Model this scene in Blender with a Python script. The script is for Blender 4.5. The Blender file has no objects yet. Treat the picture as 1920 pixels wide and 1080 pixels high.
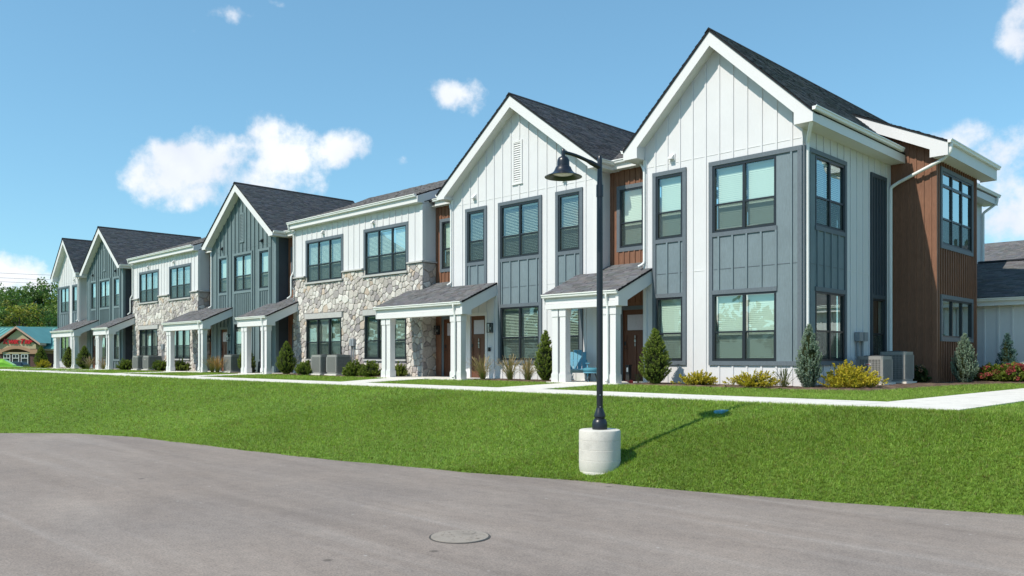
import bpy, bmesh, math, random
import numpy as np
from mathutils import Vector, Matrix

sc = bpy.context.scene
C = sc.collection
rad = math.radians
R2 = math.sqrt(2.0)
random.seed(7)
RNG = np.random.default_rng(11)

# ------------------------------------------------------------------ camera, sky, sun, exposure
EYE = 0.75
cam_d = bpy.data.cameras.new("camera")
cam = bpy.data.objects.new("camera", cam_d)
C.objects.link(cam)
cam.location = (0, 0, EYE)
cam.rotation_euler = (rad(90), 0, rad(45))
cam_d.sensor_width = 36.0
cam_d.lens = 28.8
cam_d.shift_y = 131.0 / 1920.0
cam_d.clip_start = 0.1
cam_d.clip_end = 5000
sc.camera = cam

SUN_TRAVEL = Vector((0.183, 0.86, -1.0)).normalized()
sun_d = bpy.data.lights.new("sun", 'SUN')
sun_d.energy = 2.95
sun_d.angle = rad(0.53)
sun_d.color = (1.0, 0.93, 0.82)
sun = bpy.data.objects.new("sun", sun_d)
sun.rotation_euler = SUN_TRAVEL.to_track_quat('-Z', 'Y').to_euler()
sun.location = (-20, -40, 80)
C.objects.link(sun)

sc.view_settings.view_transform = 'Standard'
sc.view_settings.look = 'None'
sc.view_settings.gamma = 1.0
sc.view_settings.exposure = 0.77
sc.view_settings.use_curve_mapping = False
sc.cycles.use_denoising = True
sc.cycles.max_bounces = 7
sc.cycles.transparent_max_bounces = 16
sc.cycles.diffuse_bounces = 3
sc.cycles.glossy_bounces = 3
sc.cycles.caustics_reflective = False
sc.cycles.caustics_refractive = False

CAMR = Vector((1, 1, 0)) / R2       # camera's right on the ground
CAMF = Vector((-1, 1, 0)) / R2      # camera's forward on the ground

def pixdir(px, py):
    v = CAMR * ((px - 960) / 1536.0) + CAMF + Vector((0, 0, (671 - py) / 1536.0))
    return v.normalized()

def ground_pt(lat, fwd, z=0.0):
    v = CAMR * lat + CAMF * fwd
    return Vector((v.x, v.y, z))

def make_world():
    w = bpy.data.worlds.new("World")
    sc.world = w
    w.use_nodes = True
    nt = w.node_tree
    nt.nodes.clear()
    N = nt.nodes.new
    L = nt.links.new
    out = N('ShaderNodeOutputWorld')
    bg = N('ShaderNodeBackground')
    bg.inputs['Strength'].default_value = 0.15
    L(bg.outputs[0], out.inputs[0])
    sky = N('ShaderNodeTexSky')
    sky.sky_type = 'NISHITA'
    sky.sun_disc = False
    s = -SUN_TRAVEL
    sky.sun_elevation = math.asin(s.z)
    sky.sun_rotation = math.atan2(s.x, s.y)
    sky.altitude = 250
    sky.air_density = 1.0
    sky.dust_density = 0.25
    sky.ozone_density = 1.2
    ga = N('ShaderNodeGamma')
    ga.inputs['Gamma'].default_value = 0.65
    L(sky.outputs[0], ga.inputs['Color'])
    hs = N('ShaderNodeMix')          # the whole dome leans to a clear late-summer cyan
    hs.data_type = 'RGBA'
    hs.blend_type = 'MULTIPLY'
    hs.inputs[0].default_value = 1.0
    hs.inputs[7].default_value = (0.64, 1.03, 1.18, 1)
    L(ga.outputs[0], hs.inputs[6])
    tc = N('ShaderNodeTexCoord')

    def math_(op, a, b=None, c=None):
        n = N('ShaderNodeMath')
        n.operation = op
        for i, v in enumerate((a, b, c)):
            if v is None:
                continue
            if isinstance(v, (int, float)):
                n.inputs[i].default_value = v
            else:
                L(v, n.inputs[i])
        return n.outputs[0]

    def dot(v):
        n = N('ShaderNodeVectorMath')
        n.operation = 'DOT_PRODUCT'
        L(tc.outputs['Generated'], n.inputs[0])
        n.inputs[1].default_value = v
        return n.outputs['Value']

    # fractal noise on the direction sphere breaks up every cloud outline
    def noise(scale, detail, rough, off):
        mp = N('ShaderNodeMapping')
        mp.inputs['Location'].default_value = off
        L(tc.outputs['Generated'], mp.inputs['Vector'])
        n = N('ShaderNodeTexNoise')
        n.inputs['Scale'].default_value = scale
        n.inputs['Detail'].default_value = detail
        n.inputs['Roughness'].default_value = rough
        n.inputs['Distortion'].default_value = 0.0
        L(mp.outputs[0], n.inputs['Vector'])
        return n.outputs[0]
    n1 = noise(15, 12, 0.60, (5.3, 2.9, 1.1))
    n2 = noise(5.0, 4, 0.5, (0.3, 7.7, 2.4))
    # (px, py, half width px, half height px, weight): heaps of the clouds in view, then heaps for the rest of the sky
    blobs = [(300, 330, 66, 50, 1.0), (340, 300, 70, 46, 1.0), (430, 315, 110, 62, 1.0), (520, 290, 92, 58, 1.0),
             (505, 255, 52, 26, .9), (600, 280, 80, 36, .95), (655, 275, 46, 34, .9), (395, 365, 80, 36, .85), (540, 340, 70, 40, .8),
             (842, 172, 48, 30, .74), (887, 178, 36, 36, .64),
             (420, 27, 52, 20, .70), (372, 66, 40, 26, .66), (525, 7, 28, 9, .5),
             (40, 520, 110, 34, 1.0), (-60, 520, 120, 50, 1.0),
             (1925, 48, 50, 52, 1.0),
             (1800, 262, 52, 36, .85), (1880, 310, 80, 60, .95), (1850, 360, 80, 70, .85), (1940, 380, 110, 80, .9), (752, 298, 16, 12, .40)]
    acc = None
    shade = None
    rr = random.Random(5)
    dirs = []
    for (px, py, hw, hh, wt) in blobs:
        dirs.append((pixdir(px, py), hw / 1536.0, hh / 1536.0, wt))
    for k in range(16):
        az = rad(62 + (360 - 2 * 62) * (k + rr.random()) / 16.0)   # azimuths outside the frame, from the camera's forward
        el = rad(rr.uniform(9, 48))
        d = (CAMF * math.cos(az) + CAMR * math.sin(az)) * math.cos(el) + Vector((0, 0, math.sin(el)))
        dirs.append((d.normalized(), rr.uniform(.06, .15), rr.uniform(.03, .06), rr.uniform(.7, 1.0)))
    for (d, hw, hh, wt) in dirs:
        rgt = d.cross(Vector((0, 0, 1))).normalized()
        up = rgt.cross(d).normalized()
        u = dot(rgt / hw)
        v = dot(up / hh)
        e = math_('ADD', math_('MULTIPLY', u, u), math_('MULTIPLY', v, v))
        front = math_('GREATER_THAN', dot(d), 0.5)
        f = math_('MULTIPLY', math_('MULTIPLY', math_('MAXIMUM', math_('SUBTRACT', 1.0, math_('MULTIPLY', e, .5)), 0.0), wt), front)
        acc = f if acc is None else math_('SMOOTH_MAX', acc, f, 0.12)
    edge = math_('ADD', math_('MULTIPLY', acc, 1.12), math_('MULTIPLY', math_('SUBTRACT', n1, 0.53), 2.3))
    edge = math_('MULTIPLY', edge, math_('MINIMUM', math_('MULTIPLY', acc, 6.0), 1.0))
    mr = N('ShaderNodeMapRange')
    mr.interpolation_type = 'SMOOTHSTEP'
    mr.inputs['From Min'].default_value = 0.46
    mr.inputs['From Max'].default_value = 1.02
    mr.inputs['To Max'].default_value = 0.97
    L(edge, mr.inputs['Value'])
    body = N('ShaderNodeMapRange')
    L(math_('ADD', n2, math_('MULTIPLY', n1, 0.35)), body.inputs['Value'])
    body.inputs['From Min'].default_value = 0.5
    body.inputs['From Max'].default_value = 0.85
    cr = N('ShaderNodeMix')
    cr.data_type = 'RGBA'
    cr.inputs[6].default_value = (3.05, 3.3, 3.75, 1)
    cr.inputs[7].default_value = (4.3, 4.4, 4.5, 1)
    L(body.outputs[0], cr.inputs[0])
    mix = N('ShaderNodeMix')
    mix.data_type = 'RGBA'
    L(mr.outputs[0], mix.inputs[0])
    L(hs.outputs[2], mix.inputs[6])
    L(cr.outputs[2], mix.inputs[7])
    L(mix.outputs[2], bg.inputs['Color'])
make_world()

# ------------------------------------------------------------------ object helpers
W = {}   # world location of every object that may become a parent

def tag(o, label=None, cat=None, group=None, kind=None):
    if label: o['label'] = label
    if cat: o['category'] = cat
    if group: o['group'] = group
    if kind: o['kind'] = kind
    return o

def thing(name, loc, label, cat, group=None):
    o = bpy.data.objects.new(name, None)
    o.empty_display_size = 0.2
    o.location = loc
    C.objects.link(o)
    W[o] = Vector(loc)
    return tag(o, label, cat, group)

def attach(o, parent):
    if parent is not None:
        o.parent = parent
        o.matrix_parent_inverse = Matrix.Translation(-W[parent])

def link_mesh(name, me, parent=None, loc=(0, 0, 0)):
    o = bpy.data.objects.new(name, me)
    o.location = loc
    C.objects.link(o)
    W[o] = Vector(loc)
    attach(o, parent)
    return o

class MB:
    def __init__(self):
        self.v = []
        self.f = []
        self.c = []
    def poly(self, pts, col=None):
        b = len(self.v)
        self.v += [tuple(p) for p in pts]
        self.f.append(tuple(range(b, b + len(pts))))
        self.c.append(col)
        return self
    def box(self, x0, x1, y0, y1, z0, z1, col=None):
        if x1 < x0: x0, x1 = x1, x0
        if y1 < y0: y0, y1 = y1, y0
        b = len(self.v)
        self.v += [(x0, y0, z0), (x1, y0, z0), (x1, y1, z0), (x0, y1, z0), (x0, y0, z1), (x1, y0, z1), (x1, y1, z1), (x0, y1, z1)]
        for q in ((3, 2, 1, 0), (4, 5, 6, 7), (0, 1, 5, 4), (1, 2, 6, 5), (2, 3, 7, 6), (3, 0, 4, 7)):
            self.f.append(tuple(b + i for i in q))
            self.c.append(col)
        return self
    def obox(self, cen, ax, ay, az, hx, hy, hz, col=None):
        # oriented box: centre, three unit axes, half sizes
        cen, ax, ay, az = Vector(cen), Vector(ax), Vector(ay), Vector(az)
        b = len(self.v)
        for sz in (-1, 1):
            for (sx, sy) in ((-1, -1), (1, -1), (1, 1), (-1, 1)):
                self.v.append(tuple(cen + ax * hx * sx + ay * hy * sy + az * hz * sz))
        for q in ((3, 2, 1, 0), (4, 5, 6, 7), (0, 1, 5, 4), (1, 2, 6, 5), (2, 3, 7, 6), (3, 0, 4, 7)):
            self.f.append(tuple(b + i for i in q))
            self.c.append(col)
        return self
    def bar(self, p0, p1, w, h, up=(0, 0, 1), col=None):
        p0, p1 = Vector(p0), Vector(p1)
        d = (p1 - p0)
        l = d.length
        d = d / l
        s = d.cross(Vector(up)).normalized()
        u = s.cross(d).normalized()
        return self.obox((p0 + p1) / 2, d, s, u, l / 2, w / 2, h / 2, col)
    def prism(self, prof, a, b, axis, col=None):
        # prof: 2-D outline; axis 'X': prof=(y,z), axis 'Y': prof=(x,z), axis 'Z': prof=(x,y)
        def P(p, t):
            if axis == 'X': return (t, p[0], p[1])
            if axis == 'Y': return (p[0], t, p[1])
            return (p[0], p[1], t)
        n = len(prof)
        s = len(self.v)
        self.v += [P(p, a) for p in prof] + [P(p, b) for p in prof]
        self.f.append(tuple(s + i for i in range(n)))
        self.f.append(tuple(s + n + i for i in reversed(range(n))))
        self.c += [col, col]
        for i in range(n):
            j = (i + 1) % n
            self.f.append((s + i, s + n + i, s + n + j, s + j))
            self.c.append(col)
        return self
    def lathe(self, prof, cx, cy, n=24, col=None, cap=True):
        s = len(self.v)
        for (r, z) in prof:
            for k in range(n):
                a = 2 * math.pi * k / n
                self.v.append((cx + r * math.cos(a), cy + r * math.sin(a), z))
        for i in range(len(prof) - 1):
            for k in range(n):
                k2 = (k + 1) % n
                self.f.append((s + i * n + k, s + i * n + k2, s + (i + 1) * n + k2, s + (i + 1) * n + k))
                self.c.append(col)
        if cap:
            self.f.append(tuple(s + k for k in reversed(range(n))))
            self.f.append(tuple(s + (len(prof) - 1) * n + k for k in range(n)))
            self.c += [col, col]
        return self
    def tube(self, path, r, n=8, col=None):
        path = [Vector(p) for p in path]
        s = len(self.v)
        m = len(path)
        rs = r if isinstance(r, (list, tuple)) else [r] * m
        ref = None
        for i, p in enumerate(path):
            d = (path[min(i + 1, m - 1)] - path[max(i - 1, 0)]).normalized()
            if ref is None:
                ref = Vector((0, 0, 1)) if abs(d.z) < .9 else Vector((1, 0, 0))
            a = d.cross(ref).normalized()
            b = a.cross(d).normalized()
            ref = b
            for k in range(n):
                t = 2 * math.pi * k / n
                self.v.append(tuple(p + (a * math.cos(t) + b * math.sin(t)) * rs[i]))
        for i in range(m - 1):
            for k in range(n):
                k2 = (k + 1) % n
                self.f.append((s + i * n + k, s + i * n + k2, s + (i + 1) * n + k2, s + (i + 1) * n + k))
                self.c.append(col)
        self.f.append(tuple(s + k for k in reversed(range(n))))
        self.f.append(tuple(s + (m - 1) * n + k for k in range(n)))
        self.c += [col, col]
        return self
    def mesh(self, name, mat, origin=(0, 0, 0), smooth=False):
        me = bpy.data.meshes.new(name)
        o = origin
        me.from_pydata([(p[0] - o[0], p[1] - o[1], p[2] - o[2]) for p in self.v], [], self.f)
        if any(c is not None for c in self.c):
            at = me.attributes.new('Col', 'FLOAT_COLOR', 'FACE')
            flat = []
            for c in self.c:
                c = c or (1, 1, 1)
                flat += [c[0], c[1], c[2], 1.0]
            at.data.foreach_set('color', flat)
        bm = bmesh.new()
        bm.from_mesh(me)
        bmesh.ops.recalc_face_normals(bm, faces=bm.faces)
        bm.to_mesh(me)
        bm.free()
        if smooth:
            me.polygons.foreach_set('use_smooth', [True] * len(me.polygons))
        me.materials.append(mat)
        return me
    def build(self, name, mat, parent=None, smooth=False, sharp=None):
        a = np.array(self.v)
        lo, hi = a.min(0), a.max(0)
        org = ((lo[0] + hi[0]) / 2, (lo[1] + hi[1]) / 2, lo[2])
        me = self.mesh(name, mat, org, smooth)
        if sharp is not None:
            me.set_sharp_from_angle(angle=rad(sharp))
        return link_mesh(name, me, parent, org)

def arr_mesh(name, verts, faces, mat, cols=None, smooth=False):
    """numpy arrays -> mesh; faces is an (m, k) array, cols one colour per vertex"""
    verts = np.asarray(verts, np.float32)
    faces = np.asarray(faces, np.int32)
    me = bpy.data.meshes.new(name)
    m, k = faces.shape
    me.vertices.add(len(verts))
    me.vertices.foreach_set('co', verts.ravel())
    me.loops.add(m * k)
    me.loops.foreach_set('vertex_index', faces.ravel())
    me.polygons.add(m)
    me.polygons.foreach_set('loop_start', np.arange(0, m * k, k, dtype=np.int32))
    if smooth:
        me.polygons.foreach_set('use_smooth', np.ones(m, bool))
    if cols is not None:
        at = me.attributes.new('Col', 'FLOAT_COLOR', 'POINT')
        c4 = np.ones((len(verts), 4), np.float32)
        c4[:, :3] = cols
        at.data.foreach_set('color', c4.ravel())
    me.update(calc_edges=True)
    me.materials.append(mat)
    return me

_unit = {}
def piece(name, mat, x0, x1, y0, y1, z0, z1, parent):
    """a box-shaped piece: all pieces of one material share one unit mesh"""
    key = mat.name
    if key not in _unit:
        mb = MB().box(-.5, .5, -.5, .5, -.5, .5)
        _unit[key] = mb.mesh(name, mat)
    o = bpy.data.objects.new(name, _unit[key])
    o.location = ((x0 + x1) / 2, (y0 + y1) / 2, (z0 + z1) / 2)
    o.scale = (abs(x1 - x0), abs(y1 - y0), abs(z1 - z0))
    C.objects.link(o)
    attach(o, parent)
    return o

def copy_tree(root, shift):
    """a thing with all its parts and sub-parts; the copies share mesh data"""
    kids = {}
    for o in C.objects:
        if o.parent is not None:
            kids.setdefault(o.parent, []).append(o)
    def rec(o, parent):
        c = o.copy()
        C.objects.link(c)
        if parent is not None:
            c.parent = parent
            c.matrix_parent_inverse = o.matrix_parent_inverse.copy()
        for ch in kids.get(o, []):
            rec(ch, c)
        return c
    r = rec(root, None)
    r.location = Vector(root.location) + Vector(shift)
    W[r] = Vector(r.location)
    return r
# ------------------------------------------------------------------ materials
def new_mat(name):
    m = bpy.data.materials.new(name)
    m.use_nodes = True
    nt = m.node_tree
    b = nt.nodes['Principled BSDF']
    return m, nt, b

def nd(nt, t, **kw):
    n = nt.nodes.new(t)
    for k, v in kw.items():
        if k in n.inputs:
            n.inputs[k].default_value = v
        else:
            setattr(n, k, v)
    return n

def coords(nt, scale=(1, 1, 1)):
    g = nt.nodes.new('ShaderNodeNewGeometry')
    mp = nt.nodes.new('ShaderNodeMapping')
    mp.inputs['Scale'].default_value = scale
    nt.links.new(g.outputs['Position'], mp.inputs['Vector'])
    return mp.outputs[0]

def ramp(nt, fac, stops):
    r = nt.nodes.new('ShaderNodeValToRGB')
    el = r.color_ramp.elements
    while len(el) < len(stops):
        el.new(0.5)
    for e, (p, c) in zip(el, stops):
        e.position = p
        e.color = (c[0], c[1], c[2], 1)
    nt.links.new(fac, r.inputs[0])
    return r.outputs[0]

def mixc(nt, mode, fac, a, b):
    m = nt.nodes.new('ShaderNodeMix')
    m.data_type = 'RGBA'
    m.blend_type = mode
    for idx, v in ((0, fac), (6, a), (7, b)):
        if isinstance(v, (int, float)):
            m.inputs[idx].default_value = v
        elif isinstance(v, tuple):
            m.inputs[idx].default_value = (v[0], v[1], v[2], 1)
        else:
            nt.links.new(v, m.inputs[idx])
    return m.outputs[2]

def paint(name, col, rough=0.55, grain=(9, 9, 1.2), gscale=6.0, var=0.10, bump=0.25, dirt=0.08, spec=0.3):
    """painted or prefinished board: faint wood grain in colour and relief, slight weathering"""
    m, nt, b = new_mat(name)
    v = coords(nt, grain)
    n = nd(nt, 'ShaderNodeTexNoise', Scale=gscale, Detail=6.0, Roughness=.6)
    nt.links.new(v, n.inputs['Vector'])
    lo = tuple(c * (1 - var) for c in col)
    hi = tuple(min(1, c * (1 + var * .6)) for c in col)
    c1 = ramp(nt, n.outputs[0], [(.3, lo), (.7, hi)])
    v2 = coords(nt, (1, 1, 1))
    n2 = nd(nt, 'ShaderNodeTexNoise', Scale=.9, Detail=5.0, Roughness=.65)
    nt.links.new(v2, n2.inputs['Vector'])
    c2 = ramp(nt, n2.outputs[0], [(.35, (1 - dirt,) * 3), (.65, (1, 1, 1))])
    nt.links.new(mixc(nt, 'MULTIPLY', 1.0, c1, c2), b.inputs['Base Color'])
    b.inputs['Roughness'].default_value = rough
    b.inputs['Specular IOR Level'].default_value = spec
    bp = nd(nt, 'ShaderNodeBump', Strength=bump, Distance=.004)
    nt.links.new(n.outputs[0], bp.inputs['Height'])
    nt.links.new(bp.outputs[0], b.inputs['Normal'])
    return m

def plain(name, col, rough=.5, metal=0.0, spec=.5, var=.06, nscale=14.0, bump=0.0):
    m, nt, b = new_mat(name)
    v = coords(nt)
    n = nd(nt, 'ShaderNodeTexNoise', Scale=nscale, Detail=4.0)
    nt.links.new(v, n.inputs['Vector'])
    c = ramp(nt, n.outputs[0], [(.3, tuple(x * (1 - var) for x in col)), (.7, tuple(min(1, x * (1 + var)) for x in col))])
    nt.links.new(c, b.inputs['Base Color'])
    b.inputs['Roughness'].default_value = rough
    b.inputs['Metallic'].default_value = metal
    b.inputs['Specular IOR Level'].default_value = spec
    if bump:
        bp = nd(nt, 'ShaderNodeBump', Strength=bump, Distance=.01)
        nt.links.new(n.outputs[0], bp.inputs['Height'])
        nt.links.new(bp.outputs[0], b.inputs['Normal'])
    return m

def attr_mat(name, rough=.8, spec=.2, nscale=30.0, bump=.3, bdist=.01, nvar=.25, translucent=0.0, tcol=(1.1, 1.25, .5)):
    """colour comes piece by piece from the mesh; fine noise on top"""
    m, nt, b = new_mat(name)
    a = nd(nt, 'ShaderNodeAttribute', attribute_name='Col')
    v = coords(nt)
    n = nd(nt, 'ShaderNodeTexNoise', Scale=nscale, Detail=5.0, Roughness=.65)
    nt.links.new(v, n.inputs['Vector'])
    c = ramp(nt, n.outputs[0], [(.25, (1 - nvar,) * 3), (.75, (1 + nvar * .5,) * 3)])
    col = mixc(nt, 'MULTIPLY', 1.0, a.outputs['Color'], c)
    nt.links.new(col, b.inputs['Base Color'])
    b.inputs['Roughness'].default_value = rough
    b.inputs['Specular IOR Level'].default_value = spec
    if bump:
        bp = nd(nt, 'ShaderNodeBump', Strength=bump, Distance=bdist)
        nt.links.new(n.outputs[0], bp.inputs['Height'])
        nt.links.new(bp.outputs[0], b.inputs['Normal'])
    if translucent:
        tr = nt.nodes.new('ShaderNodeBsdfTranslucent')
        nt.links.new(mixc(nt, 'MULTIPLY', 1.0, col, tcol), tr.inputs['Color'])
        mx = nt.nodes.new('ShaderNodeMixShader')
        mx.inputs[0].default_value = translucent
        out = nt.nodes['Material Output']
        nt.links.new(b.outputs[0], mx.inputs[1])
        nt.links.new(tr.outputs[0], mx.inputs[2])
        nt.links.new(mx.outputs[0], out.inputs['Surface'])
    return m

def glass_mat(name, tint, refl=.10, gain=1.3, gcol=(1, 1, 1)):
    m, nt, b = new_mat(name)
    nt.nodes.remove(b)
    out = nt.nodes['Material Output']
    tr = nd(nt, 'ShaderNodeBsdfTransparent')
    tr.inputs[0].default_value = (*tint, 1)
    gl = nd(nt, 'ShaderNodeBsdfGlossy', Roughness=.004)
    gl.inputs['Color'].default_value = (*gcol, 1)
    # reflectance rises towards grazing angles, the same from both sides of the pane
    ge = nd(nt, 'ShaderNodeNewGeometry')
    dt = nd(nt, 'ShaderNodeVectorMath', operation='DOT_PRODUCT')
    nt.links.new(ge.outputs['Incoming'], dt.inputs[0])
    nt.links.new(ge.outputs['Normal'], dt.inputs[1])
    ab = nd(nt, 'ShaderNodeMath', operation='ABSOLUTE')
    nt.links.new(dt.outputs['Value'], ab.inputs[0])
    om = nd(nt, 'ShaderNodeMath', operation='SUBTRACT')
    om.inputs[0].default_value = 1.0
    nt.links.new(ab.outputs[0], om.inputs[1])
    pw = nd(nt, 'ShaderNodeMath', operation='POWER')
    nt.links.new(om.outputs[0], pw.inputs[0])
    pw.inputs[1].default_value = 4.0
    ma = nd(nt, 'ShaderNodeMath', operation='MULTIPLY_ADD')
    ma.inputs[1].default_value = gain
    ma.inputs[2].default_value = refl
    ma.use_clamp = True
    nt.links.new(pw.outputs[0], ma.inputs[0])
    # float glass is never quite flat
    v = coords(nt, (1, 1, .6))
    n = nd(nt, 'ShaderNodeTexNoise', Scale=1.6, Detail=1.0)
    nt.links.new(v, n.inputs['Vector'])
    bp = nd(nt, 'ShaderNodeBump', Strength=.10, Distance=.02)
    nt.links.new(n.outputs[0], bp.inputs['Height'])
    nt.links.new(bp.outputs[0], gl.inputs['Normal'])
    mx = nt.nodes.new('ShaderNodeMixShader')
    nt.links.new(ma.outputs[0], mx.inputs[0])
    nt.links.new(tr.outputs[0], mx.inputs[1])
    nt.links.new(gl.outputs[0], mx.inputs[2])
    nt.links.new(mx.outputs[0], out.inputs['Surface'])
    return m

def screen_mat(name):
    m, nt, b = new_mat(name)
    out = nt.nodes['Material Output']
    b.inputs['Base Color'].default_value = (.028, .045, .040, 1)
    b.inputs['Roughness'].default_value = .6
    tr = nd(nt, 'ShaderNodeBsdfTransparent')
    mx = nt.nodes.new('ShaderNodeMixShader')
    mx.inputs[0].default_value = .52
    nt.links.new(tr.outputs[0], mx.inputs[1])
    nt.links.new(b.outputs[0], mx.inputs[2])
    nt.links.new(mx.outputs[0], out.inputs['Surface'])
    return m

M = {}
M['white'] = paint('white_siding', (.665, .66, .67), rough=.5, var=.03, bump=.3, dirt=.045)
M['trim_white'] = paint('white_trim', (.695, .685, .685), rough=.45, var=.015, bump=.1, dirt=.03)
M['grey'] = paint('slate_grey_siding', (.180, .230, .255), rough=.55, var=.13, bump=.35, dirt=.12)
M['grey_trim'] = paint('slate_grey_trim', (.130, .155, .178), rough=.5, var=.16, grain=(9, 9, 2), bump=.4, dirt=.08)
M['sage'] = paint('blue_grey_siding', (.150, .200, .212), rough=.55, var=.10, bump=.35, dirt=.1)
M['sage_trim'] = paint('blue_grey_trim', (.172, .225, .238), rough=.5, var=.10, bump=.3, dirt=.08)
M['charcoal_and_shade'] = paint('charcoal_panel_and_wall_shade', (.060, .074, .090), rough=.6, var=.12, bump=.3, dirt=.1)  # dark siding of the end panel; also puts shade into blue grey side walls
M['brown'] = paint('cedar_brown_siding', (.232, .112, .068), rough=.6, grain=(11, 11, .7), gscale=7, var=.30, bump=.4, dirt=.14)
M['frame'] = plain('window_frame_charcoal', (.017, .021, .027), rough=.35, spec=.45)
M['door'] = paint('door_brown', (.135, .058, .034), rough=.4, grain=(14, 14, .8), var=.2, bump=.2, dirt=.05)
M['cream'] = paint('cream_siding', (.66, .60, .47), rough=.55, var=.03, dirt=.05)
M['gutter'] = plain('white_gutter', (.78, .78, .76), rough=.32, var=.03, nscale=4)
M['soffit'] = paint('soffit_white', (.74, .74, .71), rough=.5, grain=(1, 40, 1), gscale=2, var=.05, bump=.3, dirt=.05)
M['glass'] = glass_mat('window_glass', (.83, .955, .90), refl=.20, gain=1.6, gcol=(.88, 1.0, .98))
M['screen'] = screen_mat('insect_screen')
M['blind'] = plain('blind_slat_white', (.78, .80, .74), rough=.5, var=.02)
M['black'] = plain('black_metal', (.012, .013, .016), rough=.38, spec=.5, var=.1)
M['lamp_black'] = plain('lamp_black_coat', (.010, .012, .018), rough=.33, spec=.6, var=.15, nscale=40)
M['roof_deck'] = plain('roof_edge_dark', (.022, .023, .026), rough=.9, spec=.15, nscale=20)
M['shingle'] = attr_mat('asphalt_shingle', rough=.92, spec=.2, nscale=60, bump=.5, bdist=.004, nvar=.5)
M['stone'] = attr_mat('field_stone', rough=.85, spec=.2, nscale=16, bump=.7, bdist=.02, nvar=.30)
M['mortar'] = plain('stone_mortar', (.40, .375, .34), rough=.95, var=.15, nscale=9, bump=.4)
M['cap'] = plain('cast_stone_cap', (.43, .425, .41), rough=.85, var=.08, nscale=12, bump=.3)
M['leaf'] = attr_mat('leaf', rough=.6, spec=.25, nscale=3, bump=0, nvar=.15, translucent=.28)
M['needle'] = attr_mat('evergreen_needles', rough=.7, spec=.2, nscale=3, bump=0, nvar=.15, translucent=.18)
M['grass'] = attr_mat('grass_blades', rough=.55, spec=.25, nscale=.9, bump=0, nvar=.22, translucent=.38, tcol=(1.2, 1.3, .4))
M['iron'] = plain('iron_rim', (.07, .065, .06), rough=.7)
M['bark'] = plain('bark', (.085, .062, .045), rough=.95, var=.3, nscale=20, bump=.5)
M['ac'] = plain('condenser_grey', (.27, .265, .25), rough=.55, var=.08)
M['ac_dark'] = plain('condenser_louvre_dark', (.06, .06, .06), rough=.6)
M['meter'] = plain('meter_grey', (.24, .26, .28), rough=.45)
M['chair_blue'] = plain('chair_blue_plastic', (.12, .34, .47), rough=.45, var=.05)
M['cushion'] = plain('teal_cushion', (.055, .215, .29), rough=.8, var=.1)
M['bin'] = plain('black_bin_plastic', (.018, .018, .02), rough=.5)
M['paper'] = plain('white_paper', (.75, .75, .73), rough=.6)
M['red'] = plain('red_plastic', (.50, .03, .03), rough=.45)
M['chrome'] = plain('satin_nickel', (.6, .6, .6), rough=.3, metal=1.0)
M['boxlid'] = plain('irrigation_lid_blue', (.10, .36, .50), rough=.45, var=.15)
M['wire'] = plain('overhead_wire', (.03, .03, .03), rough=.6)
M['lamp_glass'] = plain('lamp_lens_clear', (.72, .70, .64), rough=.25, spec=.6)
M['lantern_glass'] = glass_mat('lantern_glass', (.9, .92, .92), refl=.08, gain=1.0)
M['door_glass'] = plain('frosted_door_glass', (.50, .46, .52), rough=.18, spec=.7)

def concrete_mat(name, col, streak=False):
    m, nt, b = new_mat(name)
    v = coords(nt)
    n = nd(nt, 'ShaderNodeTexNoise', Scale=2.2, Detail=9.0, Roughness=.7)
    nt.links.new(v, n.inputs['Vector'])
    c = ramp(nt, n.outputs[0], [(.30, tuple(x * .70 for x in col)), (.47, col), (.75, tuple(x * 1.08 for x in col))])
    n2 = nd(nt, 'ShaderNodeTexNoise', Scale=110.0, Detail=3.0)
    nt.links.new(v, n2.inputs['Vector'])
    c2 = ramp(nt, n2.outputs[0], [(.3, (.86,) * 3), (.6, (1.03,) * 3)])
    c = mixc(nt, 'MULTIPLY', 1.0, c, c2)
    if streak:
        v3 = coords(nt, (7, 7, .8))
        n3 = nd(nt, 'ShaderNodeTexNoise', Scale=2.0, Detail=6.0, Roughness=.7)
        nt.links.new(v3, n3.inputs['Vector'])
        c3 = ramp(nt, n3.outputs[0], [(.30, (.80, .77, .72)), (.46, (1, 1, 1))])
        c = mixc(nt, 'MULTIPLY', .8, c, c3)
    nt.links.new(c, b.inputs['Base Color'])
    b.inputs['Roughness'].default_value = .9
    b.inputs['Specular IOR Level'].default_value = .2
    bp = nd(nt, 'ShaderNodeBump', Strength=.35, Distance=.004)
    nt.links.new(n2.outputs[0], bp.inputs['Height'])
    nt.links.new(bp.outputs[0], b.inputs['Normal'])
    return m
M['walk'] = concrete_mat('sidewalk_concrete', (.70, .665, .605))
M['footing'] = concrete_mat('footing_concrete', (.62, .595, .535))
M['manhole'] = concrete_mat('manhole_worn_iron', (.31, .272, .235))

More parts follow.
